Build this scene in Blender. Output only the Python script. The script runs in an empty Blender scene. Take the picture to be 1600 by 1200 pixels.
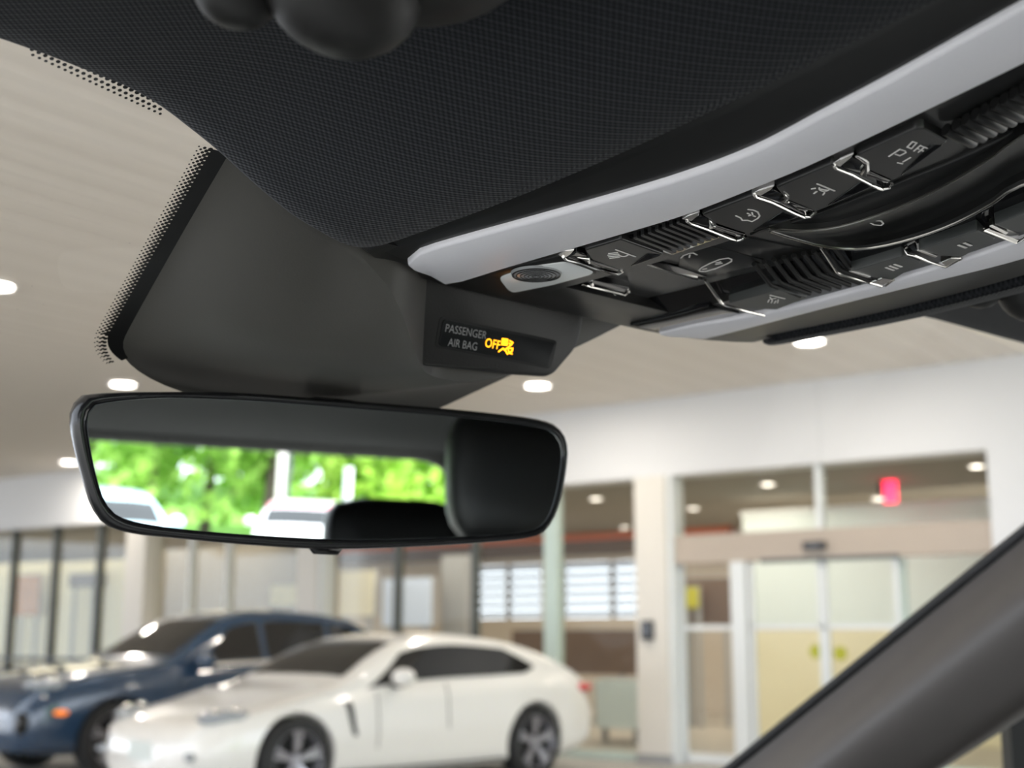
import bpy, bmesh, math, random
from mathutils import Vector, Matrix
random.seed(7)
D = bpy.data
COL = bpy.context.scene.collection
SC = bpy.context.scene

# ------------------------------------------------------------------ camera
EYE = 1.38                                   # eye height of the person in the car seat
FPX = 2080.0                                 # focal length for a 1600 px wide frame
PITCH = math.atan(395 / FPX)
CP, SP = math.cos(PITCH), math.sin(PITCH)
cam_d = D.cameras.new('camera')
cam_d.sensor_width = 36.0
cam_d.lens = FPX * 36.0 / 1600.0
cam_d.clip_start = 0.02
cam_d.clip_end = 300
cam_d.dof.use_dof = True
cam_d.dof.focus_distance = 0.50
cam_d.dof.aperture_fstop = 12.0
cam = D.objects.new('camera', cam_d)
cam.location = (0, 0, EYE)
cam.rotation_euler = (math.pi / 2 + PITCH, 0, 0)
COL.objects.link(cam)
SC.camera = cam

# ------------------------------------------------------------------ world, sun, exposure
SC.view_settings.view_transform = 'Standard'
SC.view_settings.look = 'None'
SC.view_settings.exposure = 1.7
SC.view_settings.gamma = 1.0
SC.view_settings.use_curve_mapping = False
wd = D.worlds.new('sky')
SC.world = wd
wd.use_nodes = True
wd.node_tree.nodes['Background'].inputs[0].default_value = (0.86, 0.93, 1.0, 1)
wd.node_tree.nodes['Background'].inputs[1].default_value = 1.25
sun_d = D.lights.new('sun', 'SUN')
sun_d.energy = 3.2
sun_d.angle = math.radians(3)
sun_d.color = (1.0, 0.96, 0.88)
sun = D.objects.new('sun', sun_d)
sun.rotation_euler = (math.radians(-38), math.radians(12), 0)
COL.objects.link(sun)

def area_light(name, loc, sx, sy, power, color, rot=(0, 0, 0)):
    l = D.lights.new(name, 'AREA')
    l.shape = 'RECTANGLE'; l.size = sx; l.size_y = sy
    l.energy = power; l.color = color
    o = D.objects.new(name, l)
    o.location = loc; o.rotation_euler = rot
    COL.objects.link(o)
    return o

# ------------------------------------------------------------------ frames of reference
YAW = math.radians(42.4)                     # the car points 42 degrees to the left of the view
F = Vector((-math.sin(YAW), math.cos(YAW), 0))
R = Vector((F.y, -F.x, 0))
U = Vector((0, 0, 1))
E0 = Vector((0, 0, EYE))
CC = 0.427                                   # centre line of the car, metres right of the eye

def W(u, v, z):                              # car frame (forward, right, above eye) -> world
    return F * u + R * v + U * z + E0

def ray(x, y):
    a = (x - 800) / FPX; b = (600 - y) / FPX
    return Vector((a, CP - b * SP, SP + b * CP))

def on_plane(x, y, p0, n):
    r = ray(x, y)
    return E0 + r * ((p0 - E0).dot(n) / r.dot(n))

def at_z(x, y, z):                           # point on the level plane z (world height)
    return on_plane(x, y, Vector((0, 0, z)), U)

def at_d(x, y, d):
    return E0 + ray(x, y) * d

def zcon(u):                                 # underside of the roof console, gently arched
    return 0.15 + 0.42 * max(0.0, 0.36 - u) ** 2

def KC(x, y, dz=0.0):                        # point on the console face, dz deeper into the roof
    z = 0.15
    for _ in range(25):
        q = at_z(x, y, EYE + z + dz)
        z = zcon((q - E0).dot(F))
    return q

# ------------------------------------------------------------------ materials
def mat(name, col, rough=0.5, metal=0.0, spec=0.5, emit=None, estr=0.0, bump=None, coat=0.0, trans=0.0, alpha=1.0, noise=None, sheen=0.0):
    m = D.materials.new(name); m.use_nodes = True
    nt = m.node_tree; b = nt.nodes['Principled BSDF']
    b.inputs['Base Color'].default_value = (*col, 1)
    b.inputs['Roughness'].default_value = rough
    b.inputs['Metallic'].default_value = metal
    b.inputs['Specular IOR Level'].default_value = spec
    b.inputs['Coat Weight'].default_value = coat
    b.inputs['Transmission Weight'].default_value = trans
    b.inputs['Sheen Weight'].default_value = sheen
    if emit:
        b.inputs['Emission Color'].default_value = (*emit, 1)
        b.inputs['Emission Strength'].default_value = estr
    if noise:                                # (scale, other colour) slow colour variation of the material itself
        tc = nt.nodes.new('ShaderNodeTexCoord'); n = nt.nodes.new('ShaderNodeTexNoise')
        n.inputs['Scale'].default_value = noise[0]; n.inputs['Detail'].default_value = 4
        nt.links.new(tc.outputs['Object'], n.inputs['Vector'])
        mx = nt.nodes.new('ShaderNodeMix'); mx.data_type = 'RGBA'
        mx.inputs[6].default_value = (*col, 1); mx.inputs[7].default_value = (*noise[1], 1)
        nt.links.new(n.outputs['Fac'], mx.inputs[0])
        nt.links.new(mx.outputs[2], b.inputs['Base Color'])
    if bump:                                 # (scale, strength, distance) fine grain
        tc = nt.nodes.new('ShaderNodeTexCoord'); n = nt.nodes.new('ShaderNodeTexNoise')
        n.inputs['Scale'].default_value = bump[0]; n.inputs['Detail'].default_value = 2
        bp = nt.nodes.new('ShaderNodeBump'); bp.inputs['Strength'].default_value = bump[1]; bp.inputs['Distance'].default_value = bump[2]
        nt.links.new(tc.outputs['Object'], n.inputs['Vector'])
        nt.links.new(n.outputs['Fac'], bp.inputs['Height'])
        nt.links.new(bp.outputs['Normal'], b.inputs['Normal'])
    return m

def glass_mat(name, tint=(1, 1, 1), refl=1.0, rough=0.0, dust=0.0):
    m = D.materials.new(name); m.use_nodes = True
    nt = m.node_tree; nt.nodes.clear()
    out = nt.nodes.new('ShaderNodeOutputMaterial')
    tr = nt.nodes.new('ShaderNodeBsdfTransparent'); tr.inputs[0].default_value = (*tint, 1)
    gl = nt.nodes.new('ShaderNodeBsdfGlossy'); gl.inputs['Roughness'].default_value = rough
    fr = nt.nodes.new('ShaderNodeFresnel'); fr.inputs[0].default_value = 1.45
    mu = nt.nodes.new('ShaderNodeMath'); mu.operation = 'MULTIPLY'; mu.inputs[1].default_value = refl
    mx = nt.nodes.new('ShaderNodeMixShader')
    nt.links.new(fr.outputs[0], mu.inputs[0]); nt.links.new(mu.outputs[0], mx.inputs[0])
    nt.links.new(tr.outputs[0], mx.inputs[1]); nt.links.new(gl.outputs[0], mx.inputs[2])
    last = mx
    if dust:
        tc = nt.nodes.new('ShaderNodeTexCoord'); vo = nt.nodes.new('ShaderNodeTexVoronoi'); vo.inputs['Scale'].default_value = 130
        lt = nt.nodes.new('ShaderNodeMath'); lt.operation = 'LESS_THAN'; lt.inputs[1].default_value = 0.05
        no = nt.nodes.new('ShaderNodeTexNoise'); no.inputs['Scale'].default_value = 9
        ml = nt.nodes.new('ShaderNodeMath'); ml.operation = 'MULTIPLY'
        m2 = nt.nodes.new('ShaderNodeMath'); m2.operation = 'MULTIPLY'; m2.inputs[1].default_value = dust
        df = nt.nodes.new('ShaderNodeBsdfDiffuse'); df.inputs[0].default_value = (.8, .78, .75, 1)
        tl = nt.nodes.new('ShaderNodeBsdfTranslucent'); tl.inputs[0].default_value = (.9, .88, .85, 1)
        m3 = nt.nodes.new('ShaderNodeMixShader')
        nt.links.new(tc.outputs['Object'], vo.inputs['Vector']); nt.links.new(tc.outputs['Object'], no.inputs['Vector'])
        nt.links.new(vo.outputs['Distance'], lt.inputs[0]); nt.links.new(lt.outputs[0], ml.inputs[0])
        nt.links.new(no.outputs['Fac'], ml.inputs[1]); nt.links.new(ml.outputs[0], m2.inputs[0])
        nt.links.new(m2.outputs[0], m3.inputs[0]); nt.links.new(mx.outputs[0], m3.inputs[1]); nt.links.new(tl.outputs[0], m3.inputs[2])
        last = m3
    nt.links.new(last.outputs[0], out.inputs[0])
    return m

def weave_mat(name, base, hi, pitch):
    """knitted headliner cloth: small raised loops in staggered rows, in the cloth's own (u, v) layout"""
    m = D.materials.new(name); m.use_nodes = True
    nt = m.node_tree; b = nt.nodes['Principled BSDF']
    b.inputs['Roughness'].default_value = 0.95; b.inputs['Specular IOR Level'].default_value = 0.15
    b.inputs['Sheen Weight'].default_value = 0.12; b.inputs['Sheen Roughness'].default_value = 0.4
    uv = nt.nodes.new('ShaderNodeUVMap'); sep = nt.nodes.new('ShaderNodeSeparateXYZ')
    nt.links.new(uv.outputs[0], sep.inputs[0])
    def mth(op, a, bb=None):
        n = nt.nodes.new('ShaderNodeMath'); n.operation = op
        for i, x in enumerate((a, bb)):
            if x is None: continue
            if isinstance(x, (int, float)): n.inputs[i].default_value = x
            else: nt.links.new(x, n.inputs[i])
        return n.outputs[0]
    k = 2 * math.pi / pitch
    sx = mth('SINE', mth('MULTIPLY', sep.outputs[0], k))
    sy = mth('SINE', mth('MULTIPLY', sep.outputs[1], k))
    # two diagonals give the staggered knit
    dp = mth('SINE', mth('MULTIPLY', mth('ADD', sep.outputs[0], sep.outputs[1]), k * .5))
    h = mth('ADD', mth('MULTIPLY', mth('MULTIPLY', sx, sy), 0.4), mth('ADD', mth('MULTIPLY', dp, 0.1), 0.5))
    cr = nt.nodes.new('ShaderNodeMix'); cr.data_type = 'RGBA'
    cr.inputs[6].default_value = (*base, 1); cr.inputs[7].default_value = (*hi, 1)
    nt.links.new(h, cr.inputs[0]); nt.links.new(cr.outputs[2], b.inputs['Base Color'])
    bp = nt.nodes.new('ShaderNodeBump'); bp.inputs['Strength'].default_value = 0.9; bp.inputs['Distance'].default_value = 0.0004
    nt.links.new(h, bp.inputs['Height']); nt.links.new(bp.outputs['Normal'], b.inputs['Normal'])
    return m

M = {}
M['weave'] = weave_mat('knit_cloth', (.003, .0035, .0045), (.034, .036, .041), .0024)
M['black_plastic'] = mat('black_grained_plastic', (.013, .0125, .012), .5, bump=(900, .25, .0004))
M['cover_plastic'] = mat('mirror_cover_plastic', (.062, .059, .052), .5, bump=(1200, .25, .0003))
M['satin_black'] = mat('satin_black_plastic', (.012, .012, .012), .35)
M['piano'] = mat('gloss_black_plastic', (.006, .006, .007), .1, coat=.3)
M['button'] = mat('button_plastic', (.02, .02, .02), .28)
M['silver'] = mat('silver_painted_trim', (.96, .95, 1.0), .42, metal=.1, noise=(900, (.92, .91, .96)))
M['chrome'] = mat('chrome', (.93, .91, .88), .16, metal=1.0)
M['print'] = mat('white_print', (.9, .87, .85), .5)
M['print_grey'] = mat('grey_print', (.30, .30, .30), .5)
M['amber'] = mat('amber_light', (1, .5, .02), .5, emit=(1.0, .36, .004), estr=1.0)
M['screen'] = mat('display_window', (.006, .007, .008), .45, spec=.25)
M['lamp_white'] = mat('reading_lamp_reflector', (.92, .95, .95), .3)
M['lamp_lens'] = mat('reading_lamp_lens', (.42, .43, .44), .2)
M['lit_switch'] = mat('lit_switch_plastic', (.055, .06, .06), .38)  # switch plastic with reflected light put into a lighter base colour
M['rear_mirror'] = mat('mirror_silvering', (.90, .95, .93), .0, metal=1.0)
M['rim_black'] = mat('mirror_frame_plastic', (.012, .012, .013), .22)
M['frit'] = mat('glass_edge_enamel', (.004, .004, .004), .5)
M['windshield'] = glass_mat('windshield_glass', (.955, .955, .985), .05, dust=.22)
M['privacy'] = glass_mat('privacy_glass', (.16, .17, .17), .3)
M['apillar'] = mat('pillar_trim_plastic', (.075, .067, .062), .5, bump=(700, .3, .0006))
M['rubber'] = mat('rubber_seal', (.006, .006, .006), .6)
M['bounce_sheet'] = mat('pale_bounce_sheet', (.68, .67, .64), .8)
M['seat'] = mat('black_leather', (.010, .010, .010), .45, bump=(120, .2, .001))

# ------------------------------------------------------------------ mesh helpers
class MB:
    def __init__(self): self.v = []; self.f = []; self.uv = None
    def add(self, vs, fs):
        n = len(self.v); self.v += [Vector(p) for p in vs]; self.f += [tuple(i + n for i in q) for q in fs]
    def box(self, c, sx, sy, sz, ax=None):
        ax = ax or (Vector((1, 0, 0)), Vector((0, 1, 0)), Vector((0, 0, 1)))
        c = Vector(c)
        vs = [c + ax[0] * (sx / 2 * a) + ax[1] * (sy / 2 * b) + ax[2] * (sz / 2 * d) for a in (-1, 1) for b in (-1, 1) for d in (-1, 1)]
        self.add(vs, [(0, 1, 3, 2), (4, 6, 7, 5), (0, 4, 5, 1), (2, 3, 7, 6), (0, 2, 6, 4), (1, 5, 7, 3)])
    def rings(self, rings, cap0=True, cap1=True, close=True):
        n = len(rings[0]); b = len(self.v)
        for r in rings: self.v += [Vector(p) for p in r]
        for i in range(len(rings) - 1):
            for j in range(n if close else n - 1):
                k = (j + 1) % n
                self.f.append((b + i * n + j, b + i * n + k, b + (i + 1) * n + k, b + (i + 1) * n + j))
        if cap0: self.f.append(tuple(b + j for j in range(n))[::-1])
        if cap1: self.f.append(tuple(b + (len(rings) - 1) * n + j for j in range(n)))
    def grid(self, fn, nu, nv):
        b = len(self.v)
        for i in range(nu + 1):
            for j in range(nv + 1): self.v.append(Vector(fn(i / nu, j / nv)))
        for i in range(nu):
            for j in range(nv):
                a = b + i * (nv + 1) + j
                self.f.append((a, a + 1, a + nv + 2, a + nv + 1))
    def tube(self, pts, r, n=8, closed=False):
        pts = [Vector(p) for p in pts]; rg = []
        up = None
        for i, p in enumerate(pts):
            a = pts[i - 1] if (i or closed) else p; c = pts[(i + 1) % len(pts)] if (i < len(pts) - 1 or closed) else p
            t = (c - a).normalized()
            if up is None:
                up = t.cross(Vector((.3, .5, .81))).normalized()
            up = (up - t * up.dot(t)).normalized(); s = t.cross(up)
            rr = r[i] if isinstance(r, (list, tuple)) else r
            rg.append([p + up * (rr * math.cos(2 * math.pi * k / n)) + s * (rr * math.sin(2 * math.pi * k / n)) for k in range(n)])
        if closed: rg.append(rg[0])
        self.rings(rg, not closed, not closed)
    def cyl(self, c, axis, r, h, n=24, r2=None):
        axis = Vector(axis).normalized(); a = axis.orthogonal().normalized(); s = axis.cross(a); c = Vector(c); r2 = r if r2 is None else r2
        self.rings([[c + a * (q * math.cos(2 * math.pi * k / n)) + s * (q * math.sin(2 * math.pi * k / n)) + axis * o for k in range(n)] for q, o in ((r, 0), (r2, h))])
    def lathe(self, c, axis, prof, n=32):       # prof: (radius, offset along axis)
        axis = Vector(axis).normalized(); a = axis.orthogonal().normalized(); s = axis.cross(a); c = Vector(c)
        self.rings([[c + a * (q * math.cos(2 * math.pi * k / n)) + s * (q * math.sin(2 * math.pi * k / n)) + axis * o for k in range(n)] for q, o in prof], False, False)
    def build(self, name, m, parent=None, smooth=False, kind=None, fix=True, angle=40):
        me = D.meshes.new(name)
        me.from_pydata([tuple(p) for p in self.v], [], self.f)
        if fix:
            bm = bmesh.new(); bm.from_mesh(me)
            bmesh.ops.remove_doubles(bm, verts=bm.verts, dist=1e-6)
            bmesh.ops.recalc_face_normals(bm, faces=bm.faces)
            bm.to_mesh(me); bm.free()
        me.materials.append(M[m] if isinstance(m, str) else m)
        if smooth:
            me.polygons.foreach_set('use_smooth', [True] * len(me.polygons))
            if angle: me.set_sharp_from_angle(angle=math.radians(angle))
        return link(name, me, parent, kind)

def link(name, me, parent=None, kind=None):
    o = D.objects.new(name, me); COL.objects.link(o)
    if parent is not None: set_parent(o, parent)
    if kind: o['kind'] = kind
    return o

def abs_loc(o):
    v = Vector(o.location)
    return v

def set_parent(o, p):
    o.parent = p
    if p.type == 'EMPTY' and '_raw' not in p.keys():
        o.matrix_parent_inverse = Matrix.Translation(-Vector(p.location))

def thing(name, label, cat, loc=(0, 0, 0), group=None, kind=None):
    o = D.objects.new(name, None); COL.objects.link(o); o.location = loc
    o.empty_display_size = .05
    tag(o, label, cat, group, kind)
    return o

def tag(o, label, cat=None, group=None, kind=None):
    o['label'] = label
    if cat: o['category'] = cat
    if group: o['group'] = group
    if kind: o['kind'] = kind
    return o

def spline(pts, n, closed=False):              # Catmull-Rom through 2D/3D points, resampled to n
    P = [Vector(p) for p in pts]; L = len(P); out = []
    segs = L if closed else L - 1
    for i in range(segs):
        p0 = P[(i - 1) % L] if (closed or i) else P[0] * 2 - P[1]
        p1, p2 = P[i], P[(i + 1) % L]
        p3 = P[(i + 2) % L] if (closed or i + 2 < L) else p2 * 2 - p1
        for k in range(12):
            t = k / 12
            out.append(.5 * ((2 * p1) + (p2 - p0) * t + (2 * p0 - 5 * p1 + 4 * p2 - p3) * t * t + (3 * p1 - p0 - 3 * p2 + p3) * t ** 3))
    out.append(P[0] if closed else P[-1])
    return resample(out, n, closed)

def resample(P, n, closed=False):              # even arc length
    P = [Vector(p) for p in P]
    if closed and (P[0] - P[-1]).length > 1e-9: P = P + [P[0]]
    acc = [0]
    for a, b in zip(P, P[1:]): acc.append(acc[-1] + (b - a).length)
    tot = acc[-1]; out = []; j = 0
    m = n if closed else n - 1
    for i in range(n):
        s = tot * i / m
        while j < len(P) - 2 and acc[j + 1] < s: j += 1
        d = acc[j + 1] - acc[j]
        out.append(P[j].lerp(P[j + 1], (s - acc[j]) / d if d > 1e-12 else 0))
    return out

def round_poly(pts, r, k=5):                   # round the corners of a 2D polygon
    P = [Vector(p) for p in pts]; n = len(P); out = []
    for i in range(n):
        a, b, c = P[i - 1], P[i], P[(i + 1) % n]
        la, lc = (a - b).length, (c - b).length
        q = min(r, la * .45, lc * .45)
        s, e = b + (a - b) * (q / la), b + (c - b) * (q / lc)
        for t in range(k + 1):
            t /= k
            out.append(s * (1 - t) ** 2 + b * 2 * t * (1 - t) + e * t * t)
    return out

def smooth01(x):
    x = max(0.0, min(1.0, x)); return x * x * (3 - 2 * x)
# ================================================================== THE CAR WE SIT IN
def add_uv(o):                                  # lay the cloth out flat in the car's own forward / right metres
    me = o.data; uv = me.uv_layers.new(name='cloth')
    for lp in me.loops:
        p = me.vertices[lp.vertex_index].co - E0
        uv.data[lp.index].uv = (p.dot(F), p.dot(R))

# ---- headliner
def z_head(u, v):
    b = 0.42 * max(0.0, 0.36 - u) ** 2
    b = 0.05 * (1 - math.exp(-b / 0.05)) if b > 0 else 0
    if u < -.7: b -= .03 * smooth01((-.7 - u) / 1.2)
    d = abs(v - CC)
    dip = 0.035 * (1 - smooth01((d - .127) / .11)) * smooth01((u + .12) / .14)
    return 0.185 + b - dip - .07 * smooth01((d - .55) / .2) ** 2

def on_head(x, y):
    z = .17
    for _ in range(40):
        q = at_z(x, y, EYE + z); r = q - E0
        z = .5 * z + .5 * z_head(r.dot(F), r.dot(R))
    r = at_z(x, y, EYE + z) - E0
    return r.dot(R), r.dot(F)

edge_px = [(0, 70), (75, 96), (150, 125), (235, 165), (290, 205), (340, 245), (395, 295), (450, 340), (500, 370), (530, 386)]
head_edge = sorted(on_head(*p) for p in edge_px)
VIN = .3005                                     # inboard edge of the cloth, beside the console

def u_front(v):
    if v > CC: v = 2 * CC - v
    if v <= head_edge[0][0]: return head_edge[0][1] - .02 * (head_edge[0][0] - v) - .10 * max(0, head_edge[0][0] - v) ** 2
    for (v0, u0), (v1, u1) in zip(head_edge, head_edge[1:]):
        if v <= v1: return u0 + (u1 - u0) * (v - v0) / (v1 - v0)
    uu = head_edge[-1][1]
    t = min(1.0, max(0.0, (v - head_edge[-1][0]) / (VIN - head_edge[-1][0])))
    return uu - .014 * (1 - math.sqrt(max(0, 1 - t * t)))

lip = [(-.010, .016), (-.004, .013), (-.0008, .008), (0, .0045), (-.0012, .0016), (-.004, .0003)]
def head_grid(mb, v0, v1, sgn):
    # sgn: which end carries the rounded inboard edge (+1: v1, -1: v0)
    n = 90; vs = []
    for i in range(n + 1):
        t = i / n
        t = 1 - (1 - t) ** 1.7
        vs.append((v0 + (v1 - v0) * t) if sgn > 0 else (v1 + (v0 - v1) * t))
    cols = [(v, 0.0) for v in vs]
    e = vs[-1]; s = 1 if sgn > 0 else -1
    cols[-1] = (e - s * .004, .0)
    cols += [(e - s * .0012, .0012), (e, .005), (e - s * .001, .012)]
    us = [0.004 + .012 * k for k in range(1, 14)] + [.16 + .03 * k for k in range(1, 12)] + [.5 + .1 * k for k in range(0, 20)]
    rows = []
    b = len(mb.v)
    nr = len(lip) + len(us)
    for v, dz in cols:
        uf = u_front(v)
        for du, lz in lip: mb.v.append(W(uf + du, v, z_head(uf + du, v) + lz + dz))
        for d in us:
            u = max(uf - d, -2.02); mb.v.append(W(u, v, z_head(u, v) + dz))
    for i in range(len(cols) - 1):
        for j in range(nr - 1):
            a = b + i * nr + j; mb.f.append((a, a + 1, a + nr + 1, a + nr))
mb = MB()
head_grid(mb, -.33, VIN, 1)
head_grid(mb, 2 * CC - VIN, 1.184, -1)
mb.grid(lambda a, b: W(.06 - 2.08 * a, .29 + b * .274, z_head(.06 - 2.08 * a, .29 + b * .274)), 30, 6)
head = mb.build('ceiling', 'weave', smooth=True, kind='structure', angle=80)
add_uv(head)
tag(head, 'black knitted cloth headliner of the car around the roof console')

# outer roof skin above the headliner, so that the roof is closed
mb = MB()
mb.grid(lambda a, b: W(.43 - 2.5 * a, -.34 + 1.534 * b, .255 + .03 * math.sin(math.pi * min(1, a * 1.2)) - .05 * (abs(b - .5) * 2) ** 3), 12, 12)
mb.grid(lambda a, b: W(.43 - 2.5 * a, -.34 + 1.534 * b, .275 + .03 * math.sin(math.pi * min(1, a * 1.2)) - .05 * (abs(b - .5) * 2) ** 3), 12, 12)
roof = mb.build('roof', 'satin_black', smooth=True, kind='structure')
tag(roof, 'painted roof panel over the headliner')

# ---- windshield
SL = math.tan(math.radians(26))
def z_glass(u, v): return .183 - SL * (u - .42) - .06 * (abs(v - CC) / .65) ** 4
def on_glass(x, y):
    n = (F * SL + U).normalized()
    q = on_plane(x, y, W(.42, 0, .183), n) - E0
    return q.dot(F), q.dot(R)
ws = thing('window_1', 'sloping windshield with black dotted enamel edge around the mirror cover', None, W(.9, CC, -.05), kind='structure')
mb = MB()
for off in (0, .005):
    mb.grid(lambda a, b: W(.404 + 1.1 * a, -.33 + 1.5 * b, z_glass(.404 + 1.1 * a, -.33 + 1.5 * b) + off), 12, 24)
    break
mb.build('pane', 'windshield', ws, smooth=True)

# ---- mirror and camera cover on the glass
def vL(u):
    base = .243 + (u - .43) / .108 * .013
    if u > .530: base += .085 * (1 - math.sqrt(max(0, 1 - ((u - .530) / .036) ** 2)))
    return base
def vR(u):
    base = .4985 - (u - .467) / .076 * .0495 if u > .455 else .5065
    if u > .545: base -= .05 * (1 - math.sqrt(max(0, 1 - ((u - .545) / .021) ** 2)))
    return base
cover = thing('mirror_cover', 'big black plastic camera cover on the windshield above the mirror, with airbag display', 'cover', W(.5, .38, .1))
def cov(a, b, dz=0):
    us = .424 + .034 * smooth01((b - .28) / .22)
    u = us + (.5655 - us) * a
    l, r = vL(u), vR(u)
    v = l + (r - l) * b
    full = max(0.0, z_glass(u, CC) - .1155)
    full *= 1 - (.58 * (1 - smooth01((b - .18) / .27))) * (1 - smooth01(a / .5)) ** 1.5
    if b < .56: w = (1 - math.exp(-(b / .10) ** 1.15)) / (1 - math.exp(-(.56 / .10) ** 1.15))
    elif b > .56: w = 1 - ((b - .56) / .44) ** 1.25
    else: w = 1
    return W(u, v, z_glass(u, CC) - .0006 - full * w + dz)
mb = MB()
mb.grid(cov, 40, 60)
# rear skirt tucked up behind the console front
mb.grid(lambda a, b: (cov(0, b).lerp(Vector((*(cov(0, b) - F * .008).xy, EYE + .172)), a)), 4, 60)
mb.build('shell', 'cover_plastic', cover, smooth=True, angle=50)

# airbag display block
DN = (-F * math.cos(math.radians(15)) - U * math.sin(math.radians(15))).normalized()
DP = W(.4455, .44, .13)
def on_disp(x, y, off=0.0): return on_plane(x, y, DP, DN) + DN * off
def solid(pts_fn, outline, normal, th, bev, name, m, parent, smooth=True, inset=None, angle=35, kind=None):
    """solid plate: outline (pixels) -> front face, rounded front edge, depth th behind it"""
    c = Vector((sum(p[0] for p in outline) / len(outline), sum(p[1] for p in outline) / len(outline)))
    o3 = [pts_fn(*p) for p in outline]
    c3 = sum(o3, Vector()) / len(o3)
    r0 = []
    for p in o3:
        d = c3 - p; r0.append(p + d * min(.4, bev / max(d.length, 1e-6)))
    r1 = [p + (q - p) * .3 - normal * bev * .35 for p, q in zip(o3, r0)]
    r2 = [p - normal * bev for p in o3]
    r3 = [p - normal * th for p in o3]
    mb = MB(); mb.rings([r0, r1, r2, r3])
    return mb.build(name, m, parent, smooth=smooth, angle=angle, kind=kind)
blk = round_poly([(647, 424), (700, 440), (914, 484), (911, 512), (903, 543), (863, 590), (800, 586), (649, 570)], 14)
block = solid(on_disp, blk, DN, .05, .0022, 'display_housing', 'black_plastic', cover)
def offd(o): return lambda x, y: on_disp(x, y, o)
gro = round_poly([(687, 494), (871, 532), (860, 577), (679, 543)], 8)
solid(offd(.0003), gro, DN, .002, .0002, 'display_gap', 'rubber', block)
pan = round_poly([(691, 498), (867, 535), (857, 573), (684, 540)], 7)
scr = solid(offd(.0008), pan, DN, .002, .0003, 'display_window', 'screen', block)

EXd = R; EYd = (DN.cross(R)).normalized()
if EYd.z < 0: EYd = -EYd
def text_mesh(name, s, w, h, org, ex, ey, nrm, m, parent, th=.0002):
    cu = D.curves.new(name, 'FONT'); cu.body = s; cu.extrude = 0; cu.resolution_u = 3
    t = D.objects.new(name, cu); COL.objects.link(t)
    dg = bpy.context.evaluated_depsgraph_get(); me0 = t.evaluated_get(dg).to_mesh()
    vs = [v.co.copy() for v in me0.vertices]; fs = [tuple(p.vertices) for p in me0.polygons]
    t.evaluated_get(dg).to_mesh_clear()
    D.objects.remove(t); D.curves.remove(cu)
    x0 = min(v.x for v in vs); x1 = max(v.x for v in vs); y0 = min(v.y for v in vs); y1 = max(v.y for v in vs)
    mb = MB(); mb.add([org + ex * ((v.x - x0) / (x1 - x0) * w) + ey * ((v.y - y0) / (y1 - y0) * h) + nrm * th for v in vs], fs)
    return mb.build(name, m, parent, fix=False)
def dtext(name, s, p0, p1, hpx, m):
    a, b = on_disp(*p0, .0009), on_disp(*p1, .0009)
    h = (on_disp(p0[0], p0[1] - hpx) - on_disp(*p0)).length
    text_mesh(name, s, (b - a).length, h, a, (b - a).normalized(), (EYd - (b - a).normalized() * EYd.dot((b - a).normalized())).normalized(), DN, m, scr)
dtext('lettering', 'PASSENGER', (693, 518), (757, 530), 12.5, 'print_grey')
dtext('lettering', 'AIR BAG', (697, 540), (742, 547.5), 12.5, 'print_grey')
dtext('lettering', 'OFF', (755, 541.5), (778, 546), 14, 'amber')

def strokes(name, lines, w, fn, nrm, m, parent, th=.00025):
    mb = MB()
    for L in lines:
        P = [fn(*p) for p in L]
        for a, b in zip(P, P[1:]):
            d = b - a
            if d.length < 1e-6: continue
            t = d.normalized(); s = nrm.cross(t).normalized()
            e = t * (w * .3)
            mb.box((a + b) / 2 + nrm * (th * .3), d.length + w * .6, w, th, (t, s, nrm))
    return mb.build(name, m, parent, fix=False, kind=None)
strokes('airbag_symbol', [
    [(783, 529), (791, 530), (790, 539), (782, 538), (783, 529)], [(784, 530), (789, 538)], [(790, 531), (783, 537)],
    [(794, 532), (799, 535), (797, 538), (793, 536)], [(797, 538), (791, 543), (787, 546)],
    [(777, 549), (784, 544), (788, 548), (791, 553)], [(794, 544), (799, 544), (798, 548), (793, 551), (798, 552.5)], [(791, 543), (793, 549)]],
    .0006, offd(.0009), DN, 'amber', scr)

# ---- enamel edge on the glass: solid band and dots
def gpt(u, v, o=.0012): return W(u, v, z_glass(u, CC) - o)
def band(mb, path, wid):                         # path: (u, v) points, wid outwards to smaller v
    pts = [gpt(u, v) for u, v in path]; p2 = [gpt(u, v) for u, v in wid]
    n = len(pts); b = len(mb.v); mb.v += pts + p2
    for i in range(n - 1): mb.f.append((b + i, b + i + 1, b + n + i + 1, b + n + i))
def edge_pt(q):                                   # along the cover edge: straight part, then the rounded lower corner
    if q <= 1: u = .425 + .105 * q; return (u, vL(u)), (-.0, -1.0)
    ph = (q - 1) * math.radians(62); uu = .530 + .036 * math.sin(ph); vv = vL(.530) + .085 * (1 - math.cos(ph))
    nx, ny = .085 * math.sin(ph), -.036 * math.cos(ph); L_ = math.hypot(nx, ny)
    return (uu, vv), (nx / L_, ny / L_)
def edge_off(q, d): (u, v), (a, b) = edge_pt(q); return (u + a * d, v + b * d)
mb = MB(); qs = [k / 20 for k in range(29)]
band(mb, [edge_off(q, -.004) for q in qs], [edge_off(q, .0064 * (1 - 2.4 * max(0, q - 1))) for q in qs])
mb.build('enamel_band', 'frit', ws)
mb = MB()
def dot(u, v, r):
    c = gpt(u, v); t = (F - U * SL).normalized()
    b = len(mb.v); n = 7
    for k in range(n):
        a = 2 * math.pi * k / n
        mb.v.append(c + t * (r * math.cos(a)) + R * (r * math.sin(a)))
    mb.f.append(tuple(range(b, b + n)))
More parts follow.
